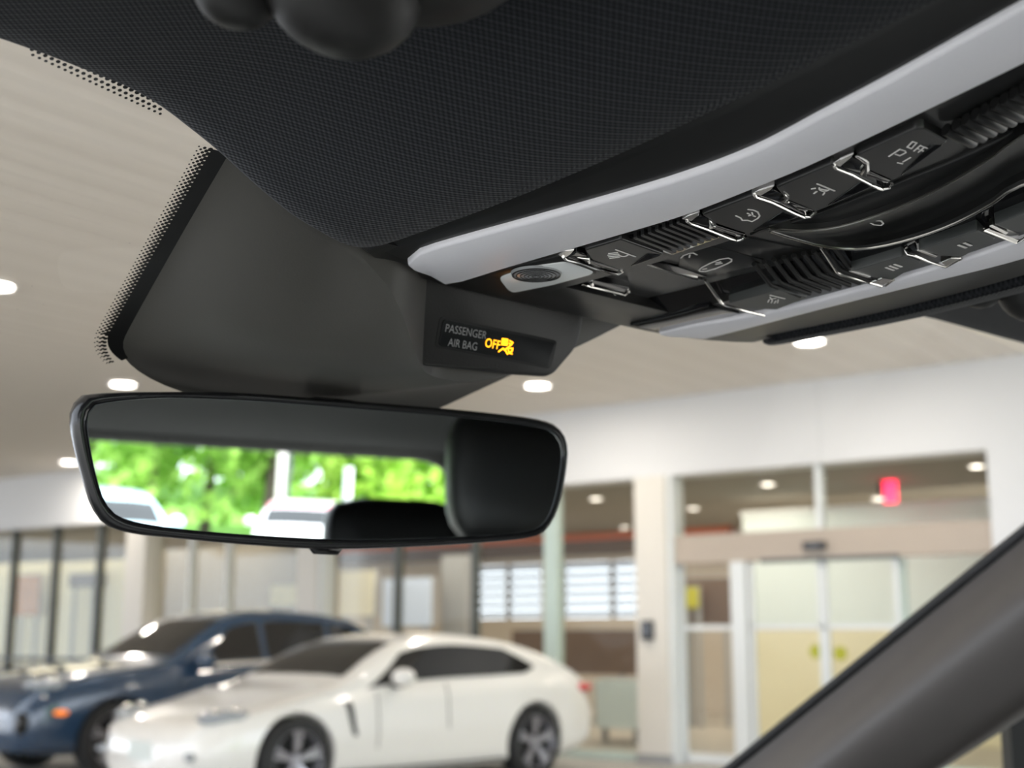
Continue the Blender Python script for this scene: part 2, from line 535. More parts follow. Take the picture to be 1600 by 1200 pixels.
for row in range(5):
    q = .004 + (.0105 if row % 2 else 0)
    while q < 1.40:
        dot(*edge_off(q, (.0068 + .0012 * row) * (1 - 1.2 * max(0, q - 1))), (.00105 - .00016 * row) * (1 - .8 * max(0, q - 1)))
        q += .021 if q < 1 else .045
for row in range(4):
    v = .125
    while v < .235:
        cen = 1 - abs((v - .184) / .026) ** 2
        if cen > 0: dot(.4010 + (v - .15) * .165 + .0019 * row, v + (.0011 if row % 2 else 0), .00115 - .00018 * row)
        v += .0024
mb.build('enamel_dots', 'frit', ws, kind='stuff', fix=False)
# ---- sun visor clips on the headliner
def ellipsoid(mb, c, ax, r, n=20, m=12):
    mb.rings([[c + ax[0] * (r[0] * math.cos(2 * math.pi * k / n) * math.sin(math.pi * j / m)) + ax[1] * (r[1] * math.sin(2 * math.pi * k / n) * math.sin(math.pi * j / m)) + ax[2] * (r[2] * math.cos(math.pi * j / m)) for k in range(n)] for j in range(1, m)])
def visor_clip(label, c, s):
    t = thing('sun_visor_clip', label, 'clip', c)
    mb = MB(); ellipsoid(mb, c, (F, R, U), (.018, .021, .0165)); mb.build('socket', 'black_plastic', t, smooth=True)
    a = c + (F * .67 - R * .74) * .027 - U * .001
    mb = MB(); ellipsoid(mb, a, (F, R, U), (.010, .011, .0085)); mb.build('rod_end', 'black_plastic', t, smooth=True)
    mb = MB(); mb.tube([c + U * .005, a + U * .002], .0065, 12); mb.build('neck', 'piano', t, smooth=True)
    mb = MB(); ellipsoid(mb, c + U * .008 - F * .012 + R * .012 * s, (F, R, U), (.032, .03, .011)); mb.build('base', 'black_plastic', t, smooth=True)
visor_clip('rounded black sun visor clip on the headliner above the driver side, near two lobes', at_z(538, -14, EYE + .160), 1)
visor_clip('rounded black sun visor clip on the passenger side headliner beyond the console', at_z(1618, 452, EYE + .168), -1)

# ---- rear view mirror
MD = .61
M0 = at_d(500, 735, MD)
QT = W(-1.95, 1.0, .125)
_M = at_d(695, 760, .625)
MN = ((QT - _M).normalized() - (_M - E0).normalized()).normalized()
def on_mir(x, y, o=0.0): return on_plane(x, y, M0, MN) + MN * o
def reflect_pt(x, y, dist):
    m = on_mir(x, y); d = (m - E0).normalized(); o = d - MN * (2 * d.dot(MN))
    return m + o * dist
def reflect_z(x, y, z):
    m = on_mir(x, y); d = (m - E0).normalized(); o = d - MN * (2 * d.dot(MN))
    return m + o * ((z - m.z) / o.z)
mo = thing('rear_view_mirror', 'black framed interior mirror reflecting green trees through the rear window', 'mirror', M0)
outer_px = [(150, 613), (250, 611), (370, 612), (500, 621), (640, 632), (760, 643), (845, 654), (876, 668), (889, 695), (886, 740), (876, 790), (860, 824), (835, 840), (760, 848), (640, 855), (520, 858), (400, 852), (300, 843), (215, 834), (170, 820), (146, 790), (130, 740), (117, 690), (112, 648), (124, 622)]
inner_px = [(165, 629), (250, 622), (370, 625), (500, 634), (640, 645), (760, 656), (840, 667), (866, 679), (877, 702), (874, 742), (864, 788), (849, 817), (826, 830), (755, 837), (640, 842), (520, 843), (400, 837), (300, 829), (222, 819), (181, 805), (160, 778), (147, 735), (139, 695), (135, 657), (144, 637)]
N = 120
OUT = spline([on_mir(*p) for p in outer_px], N, True)
INN = spline([on_mir(*p) for p in inner_px], N, True)
cO = sum(OUT, Vector()) / N
def sc(P, k, o): return [cO + (p - cO) * k + MN * o for p in P]
mixr = lambda t, o: [a.lerp(b, t) + MN * o for a, b in zip(OUT, INN)]
mb = MB()
mb.rings([sc(OUT, .62, -.026), sc(OUT, .80, -.024), sc(OUT, .93, -.018), sc(OUT, .985, -.010), sc(OUT, 1.0, -.005), mixr(.10, -.001), mixr(.35, .0012), mixr(.65, .0016), mixr(.9, .0008), mixr(1.0, 0)], True, False)
mb.build('casing', 'rim_black', mo, smooth=True, angle=60)
mb = MB(); mb.rings([mixr(1.0, .0002), mixr(1.035, .0009), mixr(1.07, .0002)], False, False)
mb.build('glass_edge', mat('ground_glass_edge', (.12, .13, .14), .2), mo, smooth=True)
mb = MB(); g = mixr(1.04, .0004); mb.v = g + [cO + MN * .0004]
mb.f = [(i, (i + 1) % N, N) for i in range(N)]
mb.build('mirror_glass', 'rear_mirror', mo)
mb = MB(); bp_ = on_mir(524, 858, -.012)
mb.tube([bp_ - R * .009 + U * .002, bp_ - R * .006 + U * .0003, bp_ + R * .006 + U * .0003, bp_ + R * .009 + U * .002], [.0015, .0028, .0028, .0015], 10)
mb.build('dimming_button', 'rim_black', mo, smooth=True)
mb = MB(); st = W(.53, .365, .1135)
back = M0 - MN * .022 + U * .008
mb.tube([st - U * .002, st - U * .006, back.lerp(st, .45) - U * .004, back], [.014, .013, .011, .016], 16)
mb.build('stalk', 'black_plastic', mo, smooth=True)

# ---- roof console
con = thing('roof_console', 'black overhead console with silver trim strips, chrome edged switches and reading lamp', 'console', W(.25, CC, .16))
DWN = -U
def kc(dz): return lambda x, y: KC(x, y, dz)
def con_strip(name, A, B, n, dz, th, bev, m, parent, crown=0.0):
    """long strip between two pixel edge lines that follows the arched console face"""
    a = [KC(p.x, p.y, 0) for p in spline(A, n)]; b = [KC(p.x, p.y, 0) for p in spline(B, n)]
    mb = MB(); rg = []
    for i, (p, q) in enumerate(zip(a, b)):
        w = (q - p); L = max(w.length, 1e-6); w = w / L; e = min(bev, L * .3)
        rg.append([p + U * (dz + th), p + U * (dz + bev), p + w * (e * .35) + U * (dz + bev * .3), p + w * e + U * dz,
                   (p + q) / 2 + U * (dz - crown), q - w * e + U * dz, q - w * (e * .35) + U * (dz + bev * .3), q + U * (dz + bev), q + U * (dz + th)])
    mb.rings(rg)
    return mb.build(name, m, parent, smooth=True, angle=50)
def cv_grid(name, u0, u1, v0, v1, dz, m, parent, nu=20, th=.012):
    """flat plate in car coordinates following the arch"""
    mb = MB(); rg = []
    for i in range(nu + 1):
        u = u0 + (u1 - u0) * i / nu; z = zcon(u) + dz
        rg.append([W(u, v0, z), W(u, v1, z), W(u, v1, z + th), W(u, v0, z + th)])
    mb.rings(rg)
    return mb.build(name, m, parent, smooth=True, angle=30)

def PXY(u, v):                                   # where a console point falls in the frame, to extend edge lines rearwards
    q = W(u, v, zcon(u)) - E0; d = q.y * CP + q.z * SP
    return (800 + FPX * q.x / d, 600 - FPX * (q.z * CP - q.y * SP) / d)
# frame: outer rails, front cross bar, floor of the recess
def rail(name, va, vb, sgn, m):
    mb = MB(); rg = []
    for i in range(31):
        u = .418 - .40 * i / 30
        z = zcon(u)
        e = .003
        v0, v1 = (va, vb) if sgn > 0 else (vb, va)
        s = 1 if sgn > 0 else -1
        rg.append([W(u, v0, z + .034), W(u, v0 + s * .0006, z + .010), W(u, v0 + s * .003, z + .0035), W(u, v0 + s * .007, z + .0015), W(u, v1, z + .0015), W(u, v1, z + .03)])
    mb.rings(rg)
    return mb.build(name, m, con, smooth=True, angle=50)
rail('frame_rail', .3025, .358, 1, 'satin_black')
rail('frame_rail', .498, 2 * CC - .3025, -1, 'satin_black')
cv_grid('switch_bed', .418, .02, .356, .4015, .0016, 'button', con)
cv_grid('switch_bed', .418, .02, .4725, .499, .0016, 'button', con)
cv_grid('centre_floor', .442, .02, .4015, .458, .0065, 'button', con)
mb = MB(); rg = []
for i in range(21):
    u = .436 - .416 * i / 20; z = zcon(u)
    rg.append([W(u, .4565, z + .0065), W(u, .4725, z + .0014), W(u, .4735, z + .0014), W(u, .4735, z + .02), W(u, .4565, z + .02)])
mb.rings(rg); mb.build('sloping_side', 'piano', con, smooth=True, angle=20)
# front edge, rounded at the corners
front_px = [(548, 393), (600, 413), (640, 432), (720, 455), (790, 477), (930, 510), (1000, 517), (1060, 529), (1112, 534)]
fr = []
for k in range(25):
    t = k / 24
    v = .3025 + t * (.5515 - .3025)
    d = abs(t - .5) * 2
    fr.append((.441 - .02 * d ** 5, v))
mb = MB(); rg = []
for uu, v in fr:
    z = zcon(.4)
    dzc = 0.0
    rg.append([W(.405, v, z + .0018), W(uu - .004, v, z + .0012), W(uu - .001, v, z + .003), W(uu, v, z + .006), W(uu - .004, v, z + .034), W(.405, v, z + .034)])
mb.rings(rg); mb.build('front_bar', 'satin_black', con, smooth=True, angle=40)

mb = MB(); mb.rings([[W(.065, v, zcon(.065) - .0005), W(.03, v, zcon(.03) + .001), W(.015, v, zcon(.015) + .012), W(.015, v, zcon(.015) + .03), W(.065, v, zcon(.065) + .03)] for v in [.3025 + .249 * k / 10 for k in range(11)]])
mb.build('rear_bar', 'satin_black', con, smooth=True, angle=40)
con_strip('trim_strip', [(637, 409), (646, 399), (690, 382), (900, 324), (1060, 277), (1180, 232), (1290, 175), (1400, 117), (1600, 6), PXY(.11, .328), PXY(.06, .335)],
          [(650, 420), (680, 431), (705, 441), (800, 413), (1000, 355), (1080, 330), (1190, 287), (1300, 240), (1600, 96), PXY(.12, .357), PXY(.06, .357)], 70, -.0012, .006, .0016, 'silver', con)
con_strip('trim_strip', [(1030, 520), (1080, 508), (1190, 489), (1330, 455), (1480, 412), (1600, 372), PXY(.2, .4965), PXY(.15, .496), PXY(.10, .496), PXY(.06, .497)],
          [(1050, 524), (1085, 526), (1115, 524.5), (1300, 477), (1450, 440), (1600, 402), PXY(.2, .520), PXY(.15, .520), PXY(.10, .519), PXY(.06, .515)], 60, -.001, .006, .0014, 'silver', con)
con_strip('gloss_insert', [(985, 509), (1050, 495), (1105, 481), (1120, 483)], [(1035, 519), (1080, 508), (1140, 496), (1155, 491)], 12, .0002, .004, .0005, 'piano', con)

# reading lamp
lamp = solid(kc(.0010), round_poly([(716, 438), (880, 399), (938, 428), (792, 465)], 12), DWN, .006, .0006, 'lamp_bezel', 'satin_black', con)
solid(kc(.0002), round_poly([(778, 436), (826, 419), (885, 411), (931, 428), (866, 446), (797, 459)], 9), DWN, .004, .001, 'lamp_reflector', 'lamp_white', lamp)
lc = KC(838, 430, -.0006)
mb = MB(); mb.lathe(lc + U * .0002, DWN, [(.0002, .0009), (.004, .0008), (.008, .0005), (.0104, -.0001), (.0108, -.001)], 40)
lens = mb.build('lamp_lens', 'lamp_lens', lamp, smooth=True, angle=60)
for k in range(6):
    r = .0018 + .00165 * k; zz = .0009 - .0006 * (r / .0104) ** 2
    mb = MB(); mb.tube([lc + U * (.0002 - zz) + F * (r * math.cos(2 * math.pi * q / 32)) + R * (r * math.sin(2 * math.pi * q / 32)) for q in range(32)], .00032, 6, closed=True)
    mb.build('lens_ring', 'button', lens, smooth=True)

# switches of the near row: chrome edged rockers
def rocker(plate, chrome_pts, tri, edge, icon, iw=.00055, dz=-.0014):
    b = solid(kc(dz), round_poly(plate, 3.5), DWN, .005, .0008, 'switch', 'button', con, angle=25)
    solid(kc(dz + .0006), round_poly(edge, 2), DWN, .004, .0004, 'switch_lip', 'piano', b)
    mb = MB(); mb.tube([KC(*p, -.0012) for p in chrome_pts], .00065, 8); mb.build('chrome_edge', 'chrome', b, smooth=True)
    if tri: solid(kc(-.0012), tri, DWN, .003, .0004, 'chrome_corner', 'chrome', b, smooth=False)
    if icon: strokes('symbol', icon, iw, kc(dz - .0001), DWN, 'print', b)
    return b
def arc(cx, cy, rx, ry, a0, a1, n=8, rot=0):
    o = []
    for k in range(n + 1):
        a = math.radians(a0 + (a1 - a0) * k / n); x, y = rx * math.cos(a), ry * math.sin(a)
        o.append((cx + x * math.cos(rot) - y * math.sin(rot), cy + x * math.sin(rot) + y * math.cos(rot)))
    return o
# 1: reading light symbol
rocker([(913, 391), (970, 374), (1038, 398), (972, 423), (925, 407)], [(880, 401), (885, 406), (905, 411), (930, 420), (955, 427), (966, 428), (973, 424), (971, 421)],
       [(872, 399), (880, 393), (897, 391), (893, 397), (882, 404)], [(886, 402), (900, 393), (914, 397), (924, 408), (970, 422), (964, 427), (930, 418), (905, 409)],
       [[(962, 390), (993, 401)], arc(974, 396, 8, 4.5, 170, 20), [(951, 396), (965, 394.5)], [(950, 398.5), (965, 397)], [(951, 401), (967, 399.5)], [(953, 403.5), (968, 401.5)]])
# 2: head with rays
rocker([(1096, 336), (1176, 306), (1250, 340), (1168, 366), (1118, 350)], [(1073, 345), (1080, 350), (1105, 359), (1140, 373), (1151, 376), (1160, 374), (1165, 369)],
       [(1066, 343), (1075, 338), (1093, 332), (1092, 337), (1080, 346)], [(1080, 347), (1094, 336), (1108, 342), (1119, 353), (1165, 367), (1152, 374), (1108, 357)],
       [[(1150, 337), (1157, 340), (1160, 344), (1168, 344), (1175, 346), (1184, 341), (1187, 337), (1184, 331), (1177, 328), (1169, 327)], [(1168, 333), (1172, 335)], [(1170, 337), (1173, 336)], [(1175, 332), (1176, 335)], [(1177, 337), (1180, 338)]])
# 3: ceiling light
rocker([(1212, 293), (1300, 256), (1372, 290), (1275, 331), (1228, 312)], [(1178, 303), (1181, 308), (1205, 316), (1240, 333), (1257, 340), (1267, 338), (1274, 331)],
       [(1175, 303), (1186, 298), (1210, 290), (1206, 296), (1187, 307)], [(1186, 307), (1207, 296), (1222, 302), (1230, 314), (1273, 330), (1260, 337), (1215, 318)],
       [[(1277, 287), (1304, 298)], arc(1288, 294, 8, 4.5, 190, 30), [(1282, 295), (1292, 297)], [(1268, 295), (1274, 294)], [(1272, 302), (1276, 299)], [(1286, 304), (1288, 301)]], .0006)
# 4: P OFF
rocker([(1338, 243), (1430, 201), (1445, 200), (1482, 221), (1396, 283), (1354, 265)], [(1303, 258), (1306, 263), (1330, 273), (1365, 291), (1379, 296), (1390, 293), (1394, 287)],
       [(1300, 257), (1312, 250), (1334, 240), (1331, 246), (1312, 261)], [(1312, 260), (1331, 246), (1346, 252), (1356, 267), (1393, 283), (1381, 292), (1340, 274)],
       [[(1389, 244), (1406, 233)], [(1406, 233), (1414, 235.6), (1415.6, 238), (1406, 243), (1399, 240.6)],
        [(1417.5, 229.4), (1426, 221), (1432.5, 223), (1424, 232), (1417.5, 229.4)], [(1428, 235.6), (1438, 227), (1442.5, 229)], [(1433, 231), (1436, 233)],
        [(1435, 237.5), (1444.5, 229.5), (1449, 231.5)], [(1439.5, 234), (1442.5, 236)], [(1402.5, 254), (1410, 255.6)], [(1411, 252.5), (1422.5, 246)]], .00042)
for q in ([(985, 417), (1034, 399), (1012, 396)], [(1175, 362.5), (1246, 340), (1222, 331)], [(1292, 322), (1366, 290), (1345, 284)], [(1407, 275), (1474, 226), (1455, 226)]):
    solid(kc(-.0016), round_poly(q, 3), DWN, .003, .0003, 'dip_shade', 'piano', con)  # dark plates: shade of the concave switch corners put into the colour
mb = MB(); mb.tube([KC(*p, -.0016) for p in [(1338, 244), (1347, 249), (1354, 254), (1354, 263), (1351, 269), (1358, 269)]], [.0004, .0006, .0008, .0012, .0016, .0004], 8)
mb.build('chrome_hook', 'chrome', con, smooth=True)
for pts in ([(902, 402), (918, 404), (921, 411)], [(1109, 345), (1112, 350), (1111, 354), (1118, 354)], [(1226, 304), (1229, 309), (1225, 313), (1232, 316)]):
    mb = MB(); mb.tube([KC(*p, -.0018) for p in pts], [.0003] + [.001] * (len(pts) - 2) + [.0004], 8); mb.build('chrome_hook', 'chrome', con, smooth=True)

# vent grille between switch 1 and 2: a frame with slats
vent = solid(kc(.0002), round_poly([(979, 374), (1064, 346), (1128, 371), (1050, 399)], 2), DWN, .004, .0005, 'vent_panel', 'piano', con)
for k in range(7):
    t = (k + .35) / 7
    a = Vector((986 + (1064 - 986) * t, 374.5 + (347 - 374.5) * t)); b = Vector((1048 + (1124 - 1048) * t, 398.5 + (371.5 - 398.5) * t))
    e = Vector((5.2, -1.8))
    solid(kc(-.0010), [a, a + e, b + e, b], DWN, .003, .0004, 'slat', 'button', vent, smooth=False)
# pleated grip at the rear end of the near row
grip = solid(kc(.0006), [(1484, 214), (1545, 180), (1640, 120), (1660, 160), (1560, 215), (1510, 232)], DWN, .004, .0005, 'grip_panel', 'piano', con)
for k in range(16):
    a = Vector((1478 + 15 * k, 202 - 8.2 * k)); b = Vector((1519 + 15.5 * k, 222 - 8.0 * k))
    mb = MB(); mb.tube([KC(a.x, a.y, -.0008), KC((a.x + b.x) / 2, (a.y + b.y) / 2, -.0022), KC(b.x, b.y, -.0008)], .0021, 10)
    mb.build('rib', 'satin_black', grip, smooth=True)

# centre: front panel, small lever, car symbol switch, rear panel
lev = solid(kc(.0035), round_poly([(912, 441), (924, 437), (984, 451), (980, 460), (925, 449)], 3), DWN, .004, .0005, 'lever', 'piano', con)
mb = MB(); mb.tube([KC(*p, .003) for p in [(908, 444), (925, 449), (950, 455), (976, 461), (983, 456)]], .0006, 8); mb.build('chrome_edge', 'chrome', lev, smooth=True)
mb = MB(); mb.tube([KC(*p, .004) for p in [(895, 445), (918, 452), (945, 458), (962, 461)]], .0006, 8); mb.build('chrome_edge', 'chrome', lev, smooth=True)
mb = MB(); mb.tube([KC(*p, .003) for p in [(924, 441), (925, 446)]], .0008, 8); mb.build('chrome_hook', 'chrome', lev, smooth=True)
cs = solid(kc(.0058), round_poly([(1062, 398), (1105, 384), (1198, 408), (1158, 424), (1100, 436), (1060, 420)], 3), DWN, .003, .0004, 'switch', 'button', con)
solid(kc(.0052), [(1014, 412), (1022, 409), (1062, 419), (1104, 433), (1098, 438), (1055, 427)], DWN, .003, .0003, 'switch_lip', 'piano', cs)
mb = MB(); mb.tube([KC(*p, .005) for p in [(1010, 414), (1030, 420), (1060, 429), (1090, 437)]], .0005, 8); mb.build('chrome_edge', 'chrome', cs, smooth=True)
strokes('symbol', [[(1092, 422), (1096, 418), (1110, 411), (1125, 405), (1138, 403), (1143, 405), (1143, 408), (1136, 412), (1117, 420), (1102, 424), (1094, 424), (1092, 422)], [(1118, 413), (1128, 411)], [(1119, 410.5), (1126, 409)], [(1098, 420.5), (1104, 419.5)]], .0006, kc(.0054), DWN, 'print', cs)
strokes('symbol', [[(1064, 403), (1068, 399), (1074, 397)], [(1077, 402), (1078, 398)], [(1075, 396), (1083, 395), (1089, 398)]], .0006, kc(.0056), DWN, 'print', cs)
solid(kc(.0060), [(1108, 383), (1170, 372), (1235, 385), (1290, 396), (1206, 408)], DWN, .003, .0004, 'centre_plate', 'button', con)

# roof blind rocker: lens shaped, with bright rims
UP = [(1200, 358), (1250, 360), (1300, 356), (1350, 343), (1400, 325), (1450, 303), (1500, 276), (1550, 245), (1600, 210), PXY(.16, .400), PXY(.12, .405), PXY(.085, .424)]
LO = [(1204, 361), (1245, 374), (1290, 385), (1340, 389), (1390, 382), (1450, 365), (1500, 345), (1550, 318), (1600, 288), PXY(.17, .447), PXY(.12, .441), PXY(.083, .428)]
a = spline(UP, 50); b = spline(LO, 50)
mb = MB(); rg = []
for i, (p, q) in enumerate(zip(a, b)):
    t = i / 49; wgt = smooth01(t * 5) * smooth01((1 - t) * 5)
    rg.append([KC(*(p.lerp(q, s)), dz0 * wgt - .0022) for s, dz0 in ((0, 0), (.12, .0009), (.3, .0045), (.5, .0060), (.7, .0042), (.88, .0009), (1, 0))])
rg2 = [[r[0] + U * .008] + r + [r[-1] + U * .008] for r in rg]
mb.rings(rg2)
rk = mb.build('blind_rocker', 'satin_black', con, smooth=True, angle=60)
for P in (UP, LO):
    mb = MB(); mb.tube([KC(p.x, p.y, -.0022) for p in spline(P, 50)], .00065, 8); mb.build('rocker_rim', mat('dark_chrome', (.30, .29, .27), .25, metal=1), rk, smooth=True)
strokes('symbol', [[(1354, 345), (1366, 351), (1377, 352), (1380, 349), (1377, 345), (1363, 344)]], .0006, kc(-.0004), DWN, 'print', rk)
UB = [(1172, 370), (1230, 353), (1281, 336), (1340, 313), (1400, 290), (1500, 250), (1600, 200), (1700, 130)]
con_strip('centre_band', UB, [(p[0] - (4 if i else 0), p[1] - 2) for i, p in enumerate([(1200, 358), (1262, 357), (1310, 353), (1375, 333), (1430, 311), (1520, 262), (1604, 206), (1704, 136)])], 30, .0004, .005, .0006, 'satin_black', con)

# far row: ribbed section, three numbered switches, reading light switch
for k in range(9):
    x = 1178 + 15.5 * k; y = 412 - 3.3 * k
    mb = MB(); mb.tube([KC(x, y, .0045), KC(x + 26, y + 33, .0004), KC(x + 72, y + 50, -.0006)], .0011, 8)
    mb.build('rib', 'rubber', con, smooth=True)
def far_switch(plate, ch, bright, icon):
    b = solid(kc(-.0012), round_poly(plate, 3), DWN, .005, .0006, 'switch', 'lit_switch', con, angle=25)
    mb = MB(); mb.tube([KC(x, y, z) for x, y, z in ch], .0007, 8); mb.build('chrome_edge', 'chrome', b, smooth=True)
    for q in bright: solid(kc(-.0016), q, DWN, .003, .0003, 'chrome_corner', 'chrome', b, smooth=False)
    strokes('symbol', icon, .0011 if len(icon) < 4 else .00055, kc(-.0014), DWN, 'print', b)
far_switch([(1138, 474), (1216, 453), (1262, 465), (1214, 484), (1160, 482)], [(1102, 438, .005), (1112, 452, .003), (1127, 473, 0), (1134, 477, -.001), (1165, 486, -.001), (1194, 493, -.001)],
           [], [[(1203, 461), (1226, 466.5)], [(1203, 464), (1206, 468)], [(1204, 467), (1212, 466)], [(1200, 472), (1202, 468)], [(1205, 473), (1207, 469)], [(1210, 473.5), (1212, 470)], [(1215, 473), (1216, 468)]])
far_switch([(1329, 424), (1410, 400), (1440, 410), (1396, 437), (1362, 434)], [(1283, 387, .0045), (1292, 400, .003), (1308, 425, 0), (1316, 430, -.001), (1345, 438, -.001), (1377, 447, -.001), (1384, 446, -.001), (1396, 437, -.001)],
           [[(1362, 441), (1378, 435), (1396, 437), (1380, 446)], [(1327, 425), (1330, 424), (1361, 433), (1358, 435)]],
           [[(1385, 418), (1396, 422)], [(1391, 415.5), (1402, 419.5)], [(1398, 413), (1408, 416.5)]])
far_switch([(1435, 391), (1527, 360), (1556, 373), (1503, 402), (1470, 400)], [(1406, 380, .0045), (1412, 390, .002), (1418, 398, 0), (1428, 399, -.001), (1450, 408, -.001), (1477, 417, -.001), (1502, 404, -.001)],
           [[(1470, 411), (1486, 404), (1502, 404), (1478, 416)], [(1433, 392), (1436, 391), (1465, 401), (1462, 403)]],
           [[(1498, 383), (1509, 387)], [(1507, 379.5), (1517, 383.5)]])
far_switch([(1553, 351), (1640, 318), (1670, 328), (1610, 362), (1580, 362)], [(1522, 342, .0045), (1530, 356, .001), (1537, 359, -.001), (1560, 368, -.001), (1588, 379, -.001), (1606, 370, -.001)],
           [[(1540, 360), (1546, 358), (1592, 376), (1588, 380)], [(1546, 354), (1551, 352), (1576, 364), (1572, 367)]], [[(1612, 340), (1622, 344)]])

# ---- right windshield pillar
pil = thing('windshield_pillar', 'dark grey plastic windshield pillar trim on the passenger side', 'pillar', at_d(1400, 1100, 1.2))
def pl_line(x0, y0, d0, x1, y1, d1): 
    a, b = at_d(x0, y0, d0), at_d(x1, y1, d1); return lambda t: a + (b - a) * t
tp = pl_line(1600, 832, 1.10, 1140, 1202, 1.35); lo = pl_line(1600, 1104, 1.05, 1458, 1202, 1.13)
def pil_pt(t, s, out=0):
    a, b = tp(t), lo(t * 1.9 - .1 * t)
    p = a.lerp(b, s)
    ax = (tp(1) - tp(0)).normalized(); w = (b - a).normalized(); n = ax.cross(w).normalized()
    if n.dot(E0 - p) < 0: n = -n
    sag = -.05 * 4 * (t - .1) * (t - 1.0) * 0
    return p + n * (.048 * math.sin(math.pi * min(1, max(0, s)) ** 1.7) - out)
mb = MB(); rg = []
for i in range(25):
    t = -1.1 + 2.6 * i / 24
    rg.append([pil_pt(t, s / 16) for s in range(17)] + [pil_pt(t, .9, .06), pil_pt(t, .1, .05)])
mb.rings(rg); mb.build('trim', 'apillar', pil, smooth=True, angle=50)
mb = MB(); mb.tube([pil_pt(-1.1 + 2.6 * i / 24, 0) for i in range(25)], .0055, 10); mb.build('seal', 'rubber', pil, smooth=True)
# quarter window bar behind the pillar
bar = thing('window_divider', 'black upright divider of the passenger side window', 'divider', at_d(1592, 1200, 1.35))
mb = MB(); mb.box(at_d(1600, 1230, 1.38), .042, .03, .22, (R * .75 + F * .66, (F * .75 - R * .66), U)); mb.build('post', 'rubber', bar)

# ---- rear of the cabin, seen in the mirror
rear = thing('wall_rear', 'black tailgate trim around the rear window of the car', None, W(-2.0, CC, 0), kind='structure')
mb = MB()
hw = .665                                          # half width of the rear window
out_r = [(-1.0, .30), (1.0, .30), (1.0, -.75), (-1.0, -.75)]
def rp(v, z, u=-2.0): return W(u - (0.10 - z) * .55, CC + v, z)
win = [Vector(p) for p in round_poly([(-hw, -.16), (-hw + .05, .185), (hw - .05, .185), (hw, -.16)], .10, 6)]
big = []
for p in win:
    a = math.atan2(p.y, p.x); k = max(abs(math.cos(a)) / .86, abs(math.sin(a)) / (.25 if p.y > 0 else .8))
    big.append(Vector((math.cos(a) / k, math.sin(a) / k)))
n = len(win)
mb.rings([[rp(p.x, p.y) for p in big], [rp(*(p.lerp(q, .5))) + F * .03 for p, q in zip(big, win)], [rp(p.x, p.y) + F * .012 for p in win], [rp(p.x, p.y) - F * .03 for p in win]], False, False)
mb.build('tailgate_trim', 'black_plastic', rear, smooth=True, angle=60)
mb = MB(); mb.v = [rp(p.x, p.y) - F * .02 for p in win]; mb.f = [tuple(range(n))]
mb.build('rear_pane', M['windshield'], rear)
# seats seen in the mirror
def seat_back(label, c, w, h, d, rz=0.0, head=True):
    t = thing('car_seat', label, 'seat', c)
    ax = (R, F, U)
    def blk(name, cc, hw_, hd, hh, e, lean):
        mb = MB(); rg = []
        for j in range(13):
            s = -1 + 2 * j / 12
            k = max(.02, (1 - abs(s) ** e)) ** (1 / e)
            ring = []
            for q in range(28):
                a = 2 * math.pi * q / 28; ca, sa = math.cos(a), math.sin(a)
                ring.append(cc + R * (hw_ * (.25 + .75 * k) * math.copysign(abs(ca) ** .6, ca)) + F * (hd * k * math.copysign(abs(sa) ** .6, sa) - lean * s * hh) + U * (hh * s))
            rg.append(ring)
        mb.rings(rg); mb.build(name, 'seat', t, smooth=True, angle=70)
    blk('backrest', c + U * (h * .5), w / 2, d / 2, h * .5, 5, .2)
    if head:
        blk('headrest', c + U * (h + .11) - F * (h * .28), w * .27, d * .36, .095, 3.5, .15)
        for s in (-1, 1):
            mb = MB(); mb.cyl(c + U * (h - .03) + R * (.05 * s) - F * (h * .24), U - F * .2, .006, .09, 10); mb.build('headrest_rod', 'chrome', t, smooth=True)
hr = reflect_pt(622, 815, 2.35)
seat_back('black rear bench seat with headrest, seen in the mirror below the rear window', hr - U * .735 + F * .17, .62, .58, .16)
fs = reflect_pt(815, 760, .95)
seat_back('black front passenger seat backrest filling the right end of the mirror', Vector((fs.x, fs.y, EYE - .62)) + R * .06 + F * .1, .50, .62, .15)

